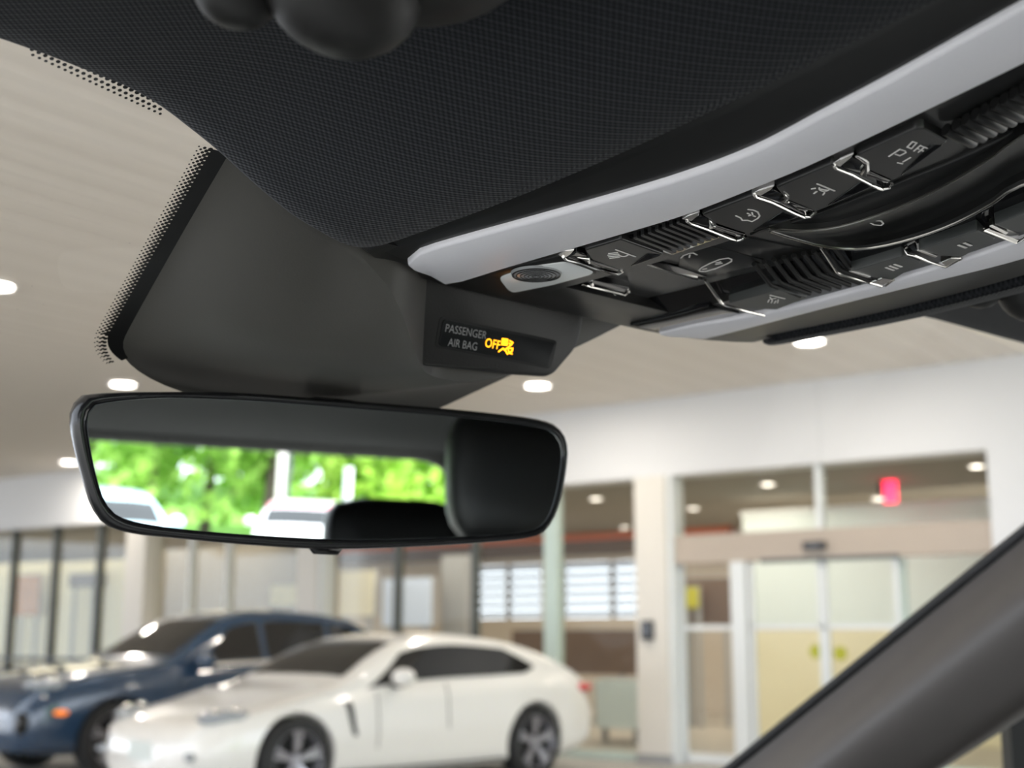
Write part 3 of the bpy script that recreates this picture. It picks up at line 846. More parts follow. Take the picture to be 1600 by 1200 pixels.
# ---- lower cabin below the windows: dashboard, doors, floor, rear quarters
mb = MB()
prof = [(1.46, -.20), (1.30, -.27), (1.05, -.325), (.86, -.35), (.76, -.37), (.70, -.42), (.69, -.50), (.74, -.62), (.80, -.95), (1.46, -.95)]
mb.rings([[W(u - .05 * (abs(v - CC) / .75) ** 2, v, z) for u, z in prof] for v in [-.33 + 1.52 * k / 16 for k in range(17)]])
o = mb.build('wall_front', 'seat', smooth=True, kind='structure', angle=50); tag(o, 'black dashboard under the windshield')
for nm, v0, s_ in (('wall_left', -.36, -1), ('wall_right', 1.215, 1)):
    mb = MB()
    mb.rings([[W(u, v0, -1.0), W(u, v0, -.45), W(u, v0 + s_ * .03, -.36), W(u, v0 + s_ * .09, -.335), W(u, v0 + s_ * .12, -.38), W(u, v0 + s_ * .12, -1.0)] for u in ((-2.25, -1.4, -.2, .6, 1.2) if s_ > 0 else (-2.25, -1.4, -.45))])
    mb.rings([[W(-.62 - .1 * b, v0 + s_ * (.05 - .1 * b), -.34 + .5 * b), W(-.42 - .1 * b, v0 + s_ * (.05 - .1 * b), -.34 + .5 * b), W(-.42 - .1 * b, v0 + s_ * (.11 - .1 * b), -.34 + .5 * b), W(-.62 - .1 * b, v0 + s_ * (.11 - .1 * b), -.34 + .5 * b)] for b in (0, .5, 1)])
    mb.grid(lambda a, b: W(-2.25 + .75 * a + .12 * b, v0 + s_ * (.06 - .08 * b), -.34 + .56 * b), 6, 6)
    o = mb.build(nm, 'seat', smooth=True, kind='structure', angle=40)
    mb = MB(); mb.grid(lambda a, b: W(-1.62 + .95 * a, v0 + s_ * (.075 - .085 * b), -.34 + .5 * b), 4, 4); mb.build('rear_side_pane', 'privacy', o)
    tag(o, 'black door trim below the passenger side windows' if s_ > 0 else 'black rear quarter trim behind the open driver door')
mb = MB(); mb.grid(lambda a, b: W(-2.3 + 3.2 * a, -.4 + 1.65 * b, -1.0), 4, 4)
o = mb.build('floor', 'seat', kind='structure'); tag(o, 'black cabin floor of the car')
mb = MB(); mb.rings([[W(u, -.32, -.992 + .12 * max(0, u - .5)), W(u, 1.17, -.992 + .12 * max(0, u - .5)), W(u, 1.17, -.998), W(u, -.32, -.998)] for u in (-.35, .1, .5, .78)])  # unseen pale sheet, added to bounce light up onto the console trim
o = mb.build('floor_bounce', 'bounce_sheet', kind='structure'); tag(o, 'unseen pale sheet added on the front cabin floor to bounce light up')

# ================================================================== THE PLACE OUTSIDE
M['soffit'] = mat('soffit_board', (.77, .71, .63), .6)
M['soffit2'] = mat('soffit_board_pale', (.80, .74, .66), .6)
M['facade'] = mat('white_panel', (.74, .74, .75), .55, noise=(.6, (.71, .71, .72)))
M['column'] = mat('cream_column', (.72, .68, .62), .5)
M['frame_white'] = mat('white_metal_frame', (.74, .76, .76), .4)
M['frame_green'] = mat('glass_edge_mullion', (.52, .62, .57), .35)
M['frame_dark'] = mat('dark_metal_frame', (.08, .09, .09), .4)
M['door_head'] = mat('door_operator_housing', (.46, .385, .32), .5)
M['store_glass'] = glass_mat('storefront_glass', (.95, .96, .94), .12)
M['concrete'] = mat('concrete', (.40, .385, .36), .8, noise=(1.5, (.34, .325, .30)), bump=(30, .15, .01))
M['tile'] = mat('showroom_floor', (.36, .33, .29), .35)
M['inner_wall'] = mat('showroom_wall', (.47, .41, .35), .7)
M['inner_ceiling'] = mat('showroom_ceiling', (.34, .31, .27), .8)
M['coral'] = mat('coral_band', (.75, .22, .12), .6)
M['cream'] = mat('cream_panel', (.88, .80, .56), .6)
M['pale'] = mat('pale_panel', (.80, .86, .84), .5)
M['tan'] = mat('tan_partition_board', (.34, .30, .26), .6)
M['brown'] = mat('brown_cabinet', (.12, .075, .05), .5)
M['orange_wood'] = mat('orange_board', (.62, .30, .13), .6)
M['blue_white'] = mat('pale_blue_panel', (.62, .70, .86), .5)
M['grey_panel'] = mat('grey_panel', (.33, .33, .33), .6)
M['dark'] = mat('dark_item', (.02, .02, .02), .5)
M['lamp_glow'] = mat('downlight_glow', (1, 1, 1), .5, emit=(1.0, .93, .80), estr=6)
M['lamp_glow_in'] = mat('showroom_downlight_glow', (1, 1, 1), .5, emit=(1.0, .90, .74), estr=4.5)
M['exit_red'] = mat('red_sign_light', (.9, .02, .05), .5, emit=(1.0, .02, .07), estr=1.6)
M['yellow'] = mat('yellow_green_sticker', (.42, .39, .02), .5)
M['red'] = mat('red_paint', (.45, .02, .02), .3, coat=.5)
M['blind'] = mat('blind_slat', (.36, .42, .55), .5)

GZ = 0.0
# ---- facade frame of reference: along (to the right), inwards (away), up
FT = Vector((math.sin(math.radians(53)), -math.cos(math.radians(53)), 0))
FI = Vector((math.cos(math.radians(53)), math.sin(math.radians(53)), 0))
FP = at_z(1030, 1192, GZ)
CEIL = 4.10
def FA(s, i, z): return FP + FT * s + FI * i + U * z
def fs_(x, y, i=0.0):                          # pixel -> (along, up) on the plane i metres behind the facade
    q = on_plane(x, y, FP + FI * i, FI); return (q - FP).dot(FT), q.z
FAX = (FT, FI, U)
def fbox(mb, s0, s1, i0, i1, z0, z1): mb.box(FA((s0 + s1) / 2, (i0 + i1) / 2, (z0 + z1) / 2), abs(s1 - s0), abs(i1 - i0), abs(z1 - z0), FAX)
def fpart(name, m, parent, *b, kind=None):
    mb = MB(); fbox(mb, *b); return mb.build(name, m, parent, kind=kind)

# ---- ground
mb = MB(); g0 = 70
mb.box((0, 0, GZ - .1), 2 * g0, 2 * g0, .2)
gr = mb.build('ground', 'concrete', kind='structure'); tag(gr, 'pale concrete forecourt under the canopy')

# ---- canopy ceiling of long boards that run out from the facade
can = thing('ceiling_canopy', 'beige boarded canopy ceiling over the forecourt', None, FA(0, -6, CEIL), kind='structure')
S0, S1, BW = -26.0, 9.0, .21
proto = None
k = 0; s = S0
while s < S1:
    if proto is None:
        mb = MB(); e = .012
        A = [(-BW / 2 + .006, .03), (-BW / 2 + .006, e), (-BW / 2 + .006 + e, 0), (BW / 2 - .006 - e, 0), (BW / 2 - .006, e), (BW / 2 - .006, .03)]
        mb.rings([[FT * a + FI * i + U * z for a, z in A] for i in (-15.5, 0.0)])
        me = D.meshes.new('plank'); me.from_pydata([tuple(p) for p in mb.v], [], mb.f); me.materials.append(M['soffit']); proto = me
        me2 = me.copy(); me2.materials[0] = M['soffit2']
    o = D.objects.new('plank', proto if k % 2 else me2); COL.objects.link(o)
    o.location = FA(s + BW / 2, 0, CEIL) - can.location; o.parent = can
    s += BW; k += 1
mb = MB(); fbox(mb, S0, S1, -15.5, .3, CEIL + .03, CEIL + .45); mb.build('canopy_slab', 'facade', can)
mb = MB(); fbox(mb, S0, S1, -15.8, -15.5, CEIL - .15, CEIL + .6); mb.build('canopy_fascia', 'facade', can)

def downlight(label, c, r, glow, group, power, col=(1, .93, .8)):
    t = thing('downlight', label, 'downlight', c, group)
    mb = MB(); mb.lathe(c, -U, [(r * 1.25, -.01), (r * 1.25, .008), (r, .012), (r * .97, -.02)], 28); mb.build('trim_ring', 'facade', t, smooth=True)
    mb = MB(); mb.cyl(c + U * .004, -U, r, .004, 28); mb.build('lens', glow, t)
    if power:
        l = D.lights.new('downlight_lamp', 'AREA'); l.shape = 'DISK'; l.size = r * 2; l.energy = power; l.color = col
        o = D.objects.new('downlight_lamp', l); o.location = c - U * .03; COL.objects.link(o)
for (x, y), lb in zip([(1265, 533), (840, 602), (192, 600), (-6, 446), (108, 722), (62, 345)],
    ['lit canopy downlight just below the passenger side of the roof console', 'lit canopy downlight below the airbag display', 'lit canopy downlight just above the top corner of the mirror',
     'lit canopy downlight at the picture edge beside the mirror cover', 'lit canopy downlight half hidden by the mirror edge', 'faint canopy downlight high in the windshield beside the mirror cover']):
    if (x, y) == (62, 345): continue
    c = at_z(x, y, CEIL - .012); downlight(lb, c, .13, 'lamp_glow', 'canopy downlights', 16)

# ---- facade: fascia, columns, right wall
fac = thing('wall_facade', 'white showroom facade panel above the glazing', None, FA(0, 0, 3), kind='structure')
zh = fs_(1300, 723)[1]
s_r = fs_(1547, 760)[0]
HB = zh
def seg(name, s0, s1, z0, z1, i0=-.05, i1=.35, m='facade', par=None): return fpart(name, m, par or fac, s0, s1, i0, i1, z0, z1)
sj = [fs_(1530, 600)[0] + .5, fs_(1280, 600)[0], -2.9, -8.8, -14.6, S0]
seg('panel', sj[1] - .0, s_r + 6, HB, CEIL)
for a, b in zip(sj[2:] , [sj[1]] + sj[2:-1]): seg('panel', a + .004, b - .004, HB, CEIL)
seg('panel', s_r, s_r + 6, GZ, HB)
colA = fs_(1000, 900)[0], fs_(1048, 900)[0]
def column(label, s0, s1, m='column', extra=True, depth=.35):
    t = thing('facade_column', label, 'column', FA((s0 + s1) / 2, 0, 0), 'facade columns')
    fpart('shaft', m, t, s0, s1, -.10, depth - .1, GZ, HB)
    if extra: fpart('edge_trim', 'frame_white', t, s1, s1 + .07, -.06, depth - .15, GZ, HB)
    fpart('foot', 'grey_panel', t, s0 - .02, s1 + .02, -.12, depth - .08, GZ, .1)
    return t
column('cream facade column with black card reader, beside the sliding doors', *colA)
column('cream facade column below the middle of the mirror, behind the white car', fs_(472, 900)[0], fs_(503, 900)[0])
column('cream facade column below the near end of the mirror, behind the blue car', fs_(203, 900)[0], fs_(233, 900)[0], extra=False)
x0, z0 = fs_(1012, 970); x1, z1 = fs_(1029, 1000)
cr = thing('card_reader', 'small black card reader on the cream column', 'reader', FA((x0 + x1) / 2, -.1, z1))
fpart('body', 'dark', cr, x0, x1, -.15, -.10, z1, z0)
fpart('face', 'piano', cr, x0 + .02, x1 - .02, -.155, -.15, z1 + .03, z0 - .03)

# ---- glazing bays
def bay(nm, s0, s1, mull, m='frame_dark', rails=(), z1=None, w=.06):
    t = thing(nm, 'storefront glazing bay with slim mullions', None, FA((s0 + s1) / 2, 0, 0), kind='structure')
    z1 = z1 or HB
    xs = [s0] + list(mull) + [s1]
    for a, b in zip(xs, xs[1:]):
        zs = [GZ] + list(rails) + [z1]
        for c, d in zip(zs, zs[1:]):
            fpart('pane', 'store_glass', t, a, b, .10, .112, c + .004, d - .004)
    for x in mull: fpart('mullion', m, t, x - w / 2, x + w / 2, .03, .16, GZ, z1)
    for z in rails: fpart('rail', m, t, s0, s1, .04, .15, z - .03, z + .03)
    fpart('sill', m, t, s0, s1, .02, .17, GZ, .08)
    return t
L0 = fs_(203, 900)[0]
b1 = bay('window_2', S0, L0, [fs_(x, 950)[0] for x in (-120, -50, 10, 75, 145)], rails=(1.02,))
tag(b1, 'storefront glazing with dark mullions behind the dark blue car')
b2 = bay('window_3', fs_(233, 900)[0], fs_(472, 900)[0], [fs_(x, 900)[0] for x in (292, 350)], 'frame_white', w=.05)
tag(b2, 'storefront glazing between two cream columns under the mirror')
b3 = bay('window_4', fs_(510, 900)[0], colA[0], [fs_(858, 950)[0]], 'frame_green', w=.20)
fpart('mullion', 'frame_dark', b3, fs_(614, 900)[0] - .02, fs_(614, 900)[0] + .04, .03, .16, GZ, HB)
fpart('mullion', 'frame_dark', b3, fs_(735, 900)[0] - .02, fs_(735, 900)[0] + .04, .03, .16, GZ, HB)
tag(b3, 'wide storefront glazing behind the white car with a pale green mullion')

# ---- entrance with sliding doors
sA, sB = colA[1] + .07, s_r
ent = thing('door_1', 'glazed entrance with beige door operator housing and sliding doors', None, FA((sA + sB) / 2, 0, 0), kind='structure')
zt = fs_(1300, 825)[1]; zb = fs_(1300, 872)[1]
fpart('operator_housing', 'door_head', ent, sA, sB, -.02, .22, zb, zt)
sm = fs_(1277, 780)[0]
fpart('transom_mullion', 'frame_white', ent, sm - .035, sm + .035, .02, .14, zt, HB)
fpart('transom_pane', 'store_glass', ent, sA, sm, .07, .082, zt, HB)
fpart('transom_pane', 'store_glass', ent, sm, sB, .07, .082, zt, HB)
fpart('door_track', 'frame_dark', ent, fs_(1190, 875)[0], fs_(1406, 870)[0], -.05, -.02, zb - .03, zb + .015)
xs = [sA, fs_(1150, 1000)[0], fs_(1172, 1000)[0], fs_(1287, 1000)[0], fs_(1408, 1000)[0], sB]
fpart('jamb', 'frame_white', ent, xs[1] - .04, xs[2] - .03, -.02, .2, GZ, zb)
def leaf(s0, s1, i, m='frame_white'):
    d = fpart('door_leaf', 'store_glass', ent, s0, s1, i, i + .012, .05, zb - .03)
    for a, b in ((s0, s0 + .05), (s1 - .05, s1)): fpart('stile', m, d, a, b, i - .015, i + .03, .02, zb - .02)
    zm = fs_(1230, 980)[1]
    fpart('push_rail', 'frame_white', d, s0, s1, i - .015, i + .03, zm - .025, zm + .025)
    fpart('bottom_rail', m, d, s0, s1, i - .015, i + .03, .02, .12)
    return d
leaf(xs[2], xs[3], .02); leaf(xs[3] + .01, xs[4], .02); leaf(xs[0], xs[1] - .04, .09); leaf(xs[4], sB, .09, 'frame_green')
for (x, y), lb in zip([(1274, 1018), (1312, 1021)], ['yellow green round sticker on the door leaf nearest the column', 'yellow green round sticker on the door leaf beside the windshield pillar']):
    a, z = fs_(x, y); t = thing('door_sticker', lb, 'sticker', FA(a, 0, z), 'door stickers')
    mb = MB(); mb.cyl(FA(a, .018, z), -FI, .075, .004, 24); mb.build('disc', 'yellow', t)
    mb = MB(); mb.cyl(FA(a, .0135, z), -FI, .045, .002, 24); mb.build('disc_centre', mat('sticker_green', (.42, .44, .02), .5), t)
a, z = fs_(1276, 852); sn = thing('motion_sensor', 'small black motion sensor on the beige door housing', 'sensor', FA(a, 0, z))
fpart('body', 'dark', sn, a - .12, a + .12, -.09, -.02, z - .045, z + .035); fpart('lens', 'piano', sn, a - .08, a + .08, -.095, -.09, z - .03, z + .01)

# ---- showroom behind the glass
IC = 3.34
fl = fpart('floor_showroom', 'tile', None, S0, s_r + 6, .2, 12, -.02, .012, kind='structure'); tag(fl, 'beige tiled showroom floor')
ic = fpart('ceiling_showroom', 'inner_ceiling', None, S0, s_r + 6, .35, 12, IC, IC + .1, kind='structure'); tag(ic, 'brownish showroom ceiling with downlights')
BK = 8.5
bw = thing('wall_back', 'showroom back wall with coral band and blinds', None, FA(0, BK, 0), kind='structure')
w1a = fs_(742, 920, BK)[0]; w1b = fs_(846, 920, BK)[0]; w2a = fs_(876, 920, BK)[0]; w2b = fs_(1040, 920, BK)[0]
wz0 = fs_(900, 965, BK)[1]; wz1 = fs_(900, 878, BK)[1]
for a, b in ((S0, w1a), (w1b, w2a), (w2b, s_r + 6)): fpart('wall_panel', 'inner_wall', bw, a, b, BK, BK + .2, 0, IC)
for a, b in ((w1a, w1b), (w2a, w2b)):
    fpart('wall_panel', 'inner_wall', bw, a, b, BK, BK + .2, 0, wz0); fpart('wall_panel', 'inner_wall', bw, a, b, BK, BK + .2, wz1, IC)
    n = 6
    for k in range(n):
        z = wz0 + (wz1 - wz0) * (k + .5) / n
        fpart('blind_slat', 'blind', bw, a, b, BK + .02, BK + .06, z - .068, z + .069)
    fpart('window_post', 'grey_panel', bw, (a + b) / 2 - .03, (a + b) / 2 + .03, BK - .01, BK + .1, wz0, wz1)
cz0 = fs_(940, 843, BK - .3)[1]; cz1 = fs_(940, 826, BK - .3)[1]
fpart('coral_band', 'coral', bw, fs_(520, 850, BK)[0], fs_(1146, 850, BK)[0], BK - .3, BK, cz0, cz1)
fpart('soffit_band', 'brown', bw, fs_(520, 850, BK)[0], fs_(1146, 850, BK)[0], BK - .25, BK, cz0 - .25, cz0)
mb = MB(); fbox(mb, s_r + 5.8, s_r + 6, .35, 12, 0, IC); o = mb.build('wall_side', 'inner_wall', kind='structure'); tag(o, 'side wall of the showroom')
mb = MB(); fbox(mb, S0 - .2, S0, .35, 12, 0, IC); o = mb.build('wall_end', 'inner_wall', kind='structure'); tag(o, 'far end wall of the showroom')
for (x, y), lb in zip([(931, 779), (1083, 794), (1200, 756), (1526, 728), (1372, 779), (1516, 798), (976, 824)],
    ['showroom downlight behind the glass beside the cream card reader column', 'showroom downlight above the dark corner of the entrance', 'showroom downlight behind the first transom pane of the entrance', 'showroom downlight at the far corner of the entrance transom',
     'showroom downlight just below the red sign', 'small showroom downlight near the end of the entrance transom, lower of two', 'faint showroom downlight above the coral band']):
    c = at_z(x, y, IC - .012); downlight(lb, c, .085, 'lamp_glow_in', 'showroom downlights', 1, (1, .88, .7))
def item(nm, lb, cat, px, i, m, thick=.12, legs=False, group=None):
    (xa, ya, xb, yb) = px
    s0, z1 = fs_(xa, ya, i); s1, z0 = fs_(xb, yb, i)
    z0 = max(z0, .02)
    t = thing(nm, lb, cat, FA((s0 + s1) / 2, i, z0), group)
    fpart('panel', m, t, s0, s1, i, i + thick, z0, z1)
    fpart('edge_frame', 'grey_panel', t, s0 - .02, s1 + .02, i + thick * .3, i + thick * 1.1, z0 - .0, z1 + .02)
    if z0 > .1:
        for q in (.15, .85): fpart('leg', 'grey_panel', t, s0 + (s1 - s0) * q - .03, s0 + (s1 - s0) * q + .03, i + .04, i + .1, .012, z0)
    return t
# entrance lobby partition, brightly lit
(pa, _), (pb, _) = fs_(1166, 1000, 4.2), fs_(1480, 1000, 4.2)
par = thing('lobby_partition', 'cream lobby partition behind the sliding doors', 'partition', FA((pa + pb) / 2, 4.2, 0))
zsp = fs_(1230, 985, 4.2)[1]; zc_ = fs_(1230, 800, 4.2)[1]
fpart('lower_panel', 'cream', par, pa, pb + 1.5, 4.2, 4.35, .012, zsp)
fpart('upper_panel', 'pale', par, pa, pb + 1.5, 4.2, 4.35, zsp + .02, IC - .25)
fpart('cap', 'frame_white', par, pa - .02, pb + 1.52, 4.18, 4.37, IC - .25, IC - .18)
area_light('lobby_fill', FA((pa + pb) / 2, 2.4, IC - .03), 2.6, .8, 19, (1, .95, .82), (0, 0, math.radians(-37)))  # added fill lamp to brighten the lobby, has no fixture
item('display_cabinet', 'dark brown cabinet with yellow print, seen through the glass beside the doors', 'cabinet', (1064, 905, 1143, 975), 5.5, 'brown', .4)
item('yellow_poster', 'yellow poster on the dark cabinet beside the doors', 'poster', (1066, 918, 1092, 950), 5.3, 'yellow', .03)
item('reception_desk', 'long dark brown reception desk behind the white car', 'desk', (800, 985, 1000, 1055), 5.0, 'brown', .7)
item('display_counter', 'pale grey green display counter between the white car and the column', 'counter', (930, 1062, 1000, 1140), 2.0, 'pale', .5)
item('display_stand', 'pale blue display panel standing in the showroom under the mirror', 'panel', (598, 905, 672, 978), 5.0, 'blue_white')
item('cream_stand', 'cream display stand behind the glass left of the pale blue panel', 'stand', (530, 893, 582, 962), 5.0, 'cream')
item('grey_pillar_panel', 'tall grey panel in the showroom right of the pale blue panel', 'panel', (690, 870, 728, 1000), 5.5, 'grey_panel')
item('tan_partition', 'wide beige grey partition between the two columns behind the blue car', 'partition', (238, 862, 470, 1010), 4.0, 'tan')
item('white_cabinet', 'small white cabinet in the showroom beside the middle column', 'cabinet', (424, 915, 466, 945), 3.2, 'cream')
item('cream_wall_unit', 'cream wall unit behind the leftmost storefront glazing', 'unit', (82, 880, 208, 1040), 3.0, 'cream')
item('cream_wall_unit', 'cream wall unit at the picture edge holding an orange board', 'unit', (-60, 885, 70, 1040), 3.0, 'cream')
item('orange_board', 'orange brown board in front of the cream wall unit at the picture edge', 'board', (26, 900, 58, 962), 2.8, 'orange_wood', .05)
item('dark_shelf', 'dark shelf on the cream wall unit behind the blue car', 'shelf', (108, 898, 150, 916), 2.7, 'brown', .2)
ex = fs_(1390, 762, 3.2)
sg = thing('exit_sign', 'glowing red sign hanging from the showroom ceiling behind the transom', 'sign', FA(ex[0], 3.2, IC))
fpart('face', 'exit_red', sg, ex[0] - .08, ex[0] + .08, 3.19, 3.25, ex[1] - .19, ex[1] + .18)
fpart('casing', 'dark', sg, ex[0] - .14, ex[0] - .087, 3.18, 3.26, ex[1] - .1, ex[1] + .12)
fpart('hanger', 'grey_panel', sg, ex[0] - .01, ex[0] + .01, 3.21, 3.23, ex[1] + .12, IC)
area_light('showroom_fill_a', FA(-4.5, 5, IC - .02), 9, 4, 110, (1, .89, .72), (0, 0, math.radians(-37)))  # added fill lamps under the ceiling to brighten the showroom, no fixtures
area_light('showroom_fill_b', FA(-15, 4.5, IC - .02), 9, 4, 100, (1, .88, .64), (0, 0, math.radians(-37)))
area_light('showroom_fill_c', FA(3, 6, IC - .02), 4, 3, 90, (1, .93, .82), (0, 0, math.radians(-37)))

# ---- cars
M['white_paint'] = mat('white_car_paint', (.84, .81, .76), .22, coat=.8)
M['blue_paint'] = mat('dark_blue_car_paint', (.018, .045, .09), .18, coat=1.0)
M['car_glass'] = mat('tinted_car_glass', (.012, .012, .012), .04, spec=.7)
M['tyre'] = mat('tyre_rubber', (.012, .012, .012), .7)
M['alloy'] = mat('alloy_wheel', (.42, .41, .44), .3, metal=.7)
M['arch'] = mat('arch_black', (.008, .008, .008), .8)
M['car_black'] = mat('car_black_trim', (.012, .012, .012), .35)
M['head_lens'] = mat('headlamp_lens', (.30, .32, .34), .08, spec=.8, coat=1)
M['tail_red'] = mat('tail_lamp_red', (.50, .015, .02), .15, coat=.6)
M['amber_lens'] = mat('amber_marker', (.80, .16, .01), .25, emit=(1, .25, .02), estr=.3)
M['plate'] = mat('number_plate', (.68, .72, .68), .5)

def lerp_tab(tab, x):
    if x <= tab[0][0]: return tab[0][1]
    for i, ((x0, y0), (x1, y1)) in enumerate(zip(tab, tab[1:])):
        if x <= x1:
            ym = tab[i - 1] if i else (2 * x0 - x1, 2 * y0 - y1); yp = tab[i + 2] if i + 2 < len(tab) else (2 * x1 - x0, 2 * y1 - y0)
            t = (x - x0) / (x1 - x0)
            m0 = (y1 - ym[1]) / (x1 - ym[0]) * (x1 - x0); m1 = (yp[1] - y0) / (yp[0] - x0) * (x1 - x0)
            return (2 * t ** 3 - 3 * t * t + 1) * y0 + (t ** 3 - 2 * t * t + t) * m0 + (-2 * t ** 3 + 3 * t * t) * y1 + (t ** 3 - t * t) * m1
    return tab[-1][1]

class CarShape:
    """x from the nose (0) to the tail (L), y to the car's left, z up"""
    def __init__(s, L, top, belt, half, bottom, tumble, xg0, xg1):
        s.L, s.top, s.belt, s.half, s.bottom, s.tumble, s.xg0, s.xg1 = L, top, belt, half, bottom, tumble, xg0, xg1
    def sect(s, x):
        zt = lerp_tab(s.top, x); zb = lerp_tab(s.belt, x); w = lerp_tab(s.half, x); z0 = lerp_tab(s.bottom, x)
        zb = min(zb, zt - .02)
        g = max(0.0, zt - zb - .04)
        wr = w * .93 - g * s.tumble
        zm = z0 + (zb - z0) * .55
        return [(0, z0 - .02), (w * .86, z0 - .02), (w * .965, z0 + .05), (w * 1.0, zm - .06), (w * .998, zm + .04), (w * .985, zb - .10), (w * .95, zb - .015), (w * .93, zb + .01),
                (wr + .02, zt - .04 - g * .12), (wr - .06, zt - .022 - g * .01), (wr * .55, zt - .004), (0, zt)]
    def pt(s, x, k, side=1, off=0.0):
        a = s.sect(x); i = min(int(k), len(a) - 2); t = k - i
        n = len(a)
        p = lambda j: a[max(0, min(n - 1, j))]
        y = p(i)[0] + (p(i + 1)[0] - p(i)[0]) * t; z = p(i)[1] + (p(i + 1)[1] - p(i)[1]) * t
        v = Vector((x, y, z))
        if off:
            e = .02
            b = s.sect(min(s.L - .01, x + e)); yb = b[i][0] + (b[i + 1][0] - b[i][0]) * t; zb = b[i][1] + (b[i + 1][1] - b[i][1]) * t
            dx = Vector((e, yb - y, zb - z)); dk = Vector((0, a[i + 1][0] - a[i][0], a[i + 1][1] - a[i][1]))
            nn = dk.cross(dx)
            if nn.length > 1e-9:
                nn.normalize()
                if nn.y < 0 and abs(nn.y) > .2 or (abs(nn.y) <= .2 and nn.z < 0): nn = -nn
                v += nn * off
        v.y *= side
        return v

def build_car(name, label, cat, S, paint, wheels, rw, xform, group, front='sport', small=False):
    t = thing(name, label, cat, xform @ Vector((S.L / 2, 0, 0)), group)
    X = lambda p: xform @ Vector(p)
    nx = 64; K = len(S.sect(1)) - 1; sub = 3
    mb = MB(); rg = []
    for i in range(nx + 1):
        q = i / nx; x = S.L * (.5 - .5 * math.cos(math.pi * q)) * .6 + S.L * q * .4
        x = min(max(x, .004), S.L - .004)
        half = [S.pt(x, K * j / (K * sub)) for j in range(K * sub + 1)]
        ring = half + [Vector((p.x, -p.y, p.z)) for p in half[-2:0:-1]]
        rg.append([X(p) for p in ring])
    mb.rings(rg)
    body = mb.build('body', paint, t, smooth=True, angle=65)
    # wheel arches are cut out of the body
    cut = MB()
    for wx in wheels:
        for sd in (1, -1):
            c = X((wx, sd * (lerp_tab(S.half, wx) - .27), rw)); ax = (X((wx, sd * 2, rw)) - X((wx, 0, rw))).normalized()
            cut.cyl(c, ax, rw + .045, .6, 36)
    co = cut.build('cutter', 'arch')
    bo = body.modifiers.new('arches', 'BOOLEAN'); bo.object = co; bo.operation = 'DIFFERENCE'; bo.solver = 'EXACT'; bo.use_self = True
    dg = bpy.context.evaluated_depsgraph_get(); ev = body.evaluated_get(dg)
    nm = D.meshes.new_from_object(ev)
    body.modifiers.clear()
    if len(nm.polygons) > 200:
        body.data = nm
        nm.polygons.foreach_set('use_smooth', [True] * len(nm.polygons)); nm.set_sharp_from_angle(angle=math.radians(50))
    D.objects.remove(co)
    def patch(nm_, m, x0, x1, k0, k1, side, nxp=14, nk=6, off=.006, fx=None):
        mbp = MB()
        def f(a, b):
            k = k0 + (k1 - k0) * b
            xa, xb = (x0, x1) if fx is None else fx(b)
            return X(S.pt(xa + (xb - xa) * a, k, side, off))
        mbp.grid(f, nxp, nk)
        return mbp.build(nm_, m, t, smooth=True, fix=True, angle=80)
    def cross(nm_, m, x0, x1, k0, off=.006, curve=0.0):        # full-width pane (windshield, rear glass)
        mbp = MB()
        def f(a, b):
            s_ = -1 if b < .5 else 1
            q = abs(b - .5) * 2
            k = K - (K - k0) * q
            return X(S.pt(x0 + (x1 - x0) * a, k, s_, off))
        mbp.grid(f, 14, 16)
        return mbp.build(nm_, m, t, smooth=True, angle=80)
    return t, X, patch, cross, body, K

def wheel(t, X, c, sd, r, style=5):
    ax = (X((c[0], sd, c[2])) - X((c[0], 0, c[2]))).normalized()
    fw = (X((1, 0, 0)) - X((0, 0, 0))).normalized()
    p = X(c)
    mb = MB(); mb.lathe(p, ax, [(r * .70, .0), (r * .72, .02), (r * .93, .018), (r * .985, -.005), (r, -.04), (r, -.17), (r * .96, -.22), (r * .7, -.22)], 40)
    w = mb.build('wheel', 'tyre', t, smooth=True)
    mb = MB(); mb.lathe(p, ax, [(r * .74, .012), (r * .705, .018), (r * .68, .0), (r * .66, -.10), (.001, -.11)], 36); mb.build('rim', 'alloy' if style else 'tyre', w, smooth=True)
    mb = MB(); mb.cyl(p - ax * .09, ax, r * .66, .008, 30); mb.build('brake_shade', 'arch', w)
    up = U
    for k in range(5):
        for d in (-.13, .13):
            a = 2 * math.pi * k / 5 + .3; a2 = a + d
            e1 = fw * math.cos(a) + up * math.sin(a); e2 = fw * math.cos(a2) + up * math.sin(a2)
            mb = MB(); q0 = p + e1 * (r * .10) - ax * .03; q1 = p + e2 * (r * .69) + ax * .004
            dd = (q1 - q0); L_ = dd.length; dd.normalize(); sdv = ax.cross(dd).normalized(); nn = dd.cross(sdv)
            mb.box((q0 + q1) / 2, L_, r * .105, .022, (dd, sdv, nn)); mb.build('spoke', 'alloy', w)
    mb = MB(); mb.cyl(p - ax * .04, ax, r * .17, .035, 20, r * .13); mb.build('hub_cap', 'alloy', w, smooth=True)
def ell(t, X, nm, m, c, r, parent=None, rot=0.0):
    mb = MB(); a = (X((1, 0, 0)) - X((0, 0, 0))); b = (X((0, 1, 0)) - X((0, 0, 0))); cA, sA_ = math.cos(rot), math.sin(rot)
    ellipsoid(mb, X(c), (a * cA + b * sA_, b * cA - a * sA_, U), r, 18, 10); return mb.build(nm, m, parent or t, smooth=True)

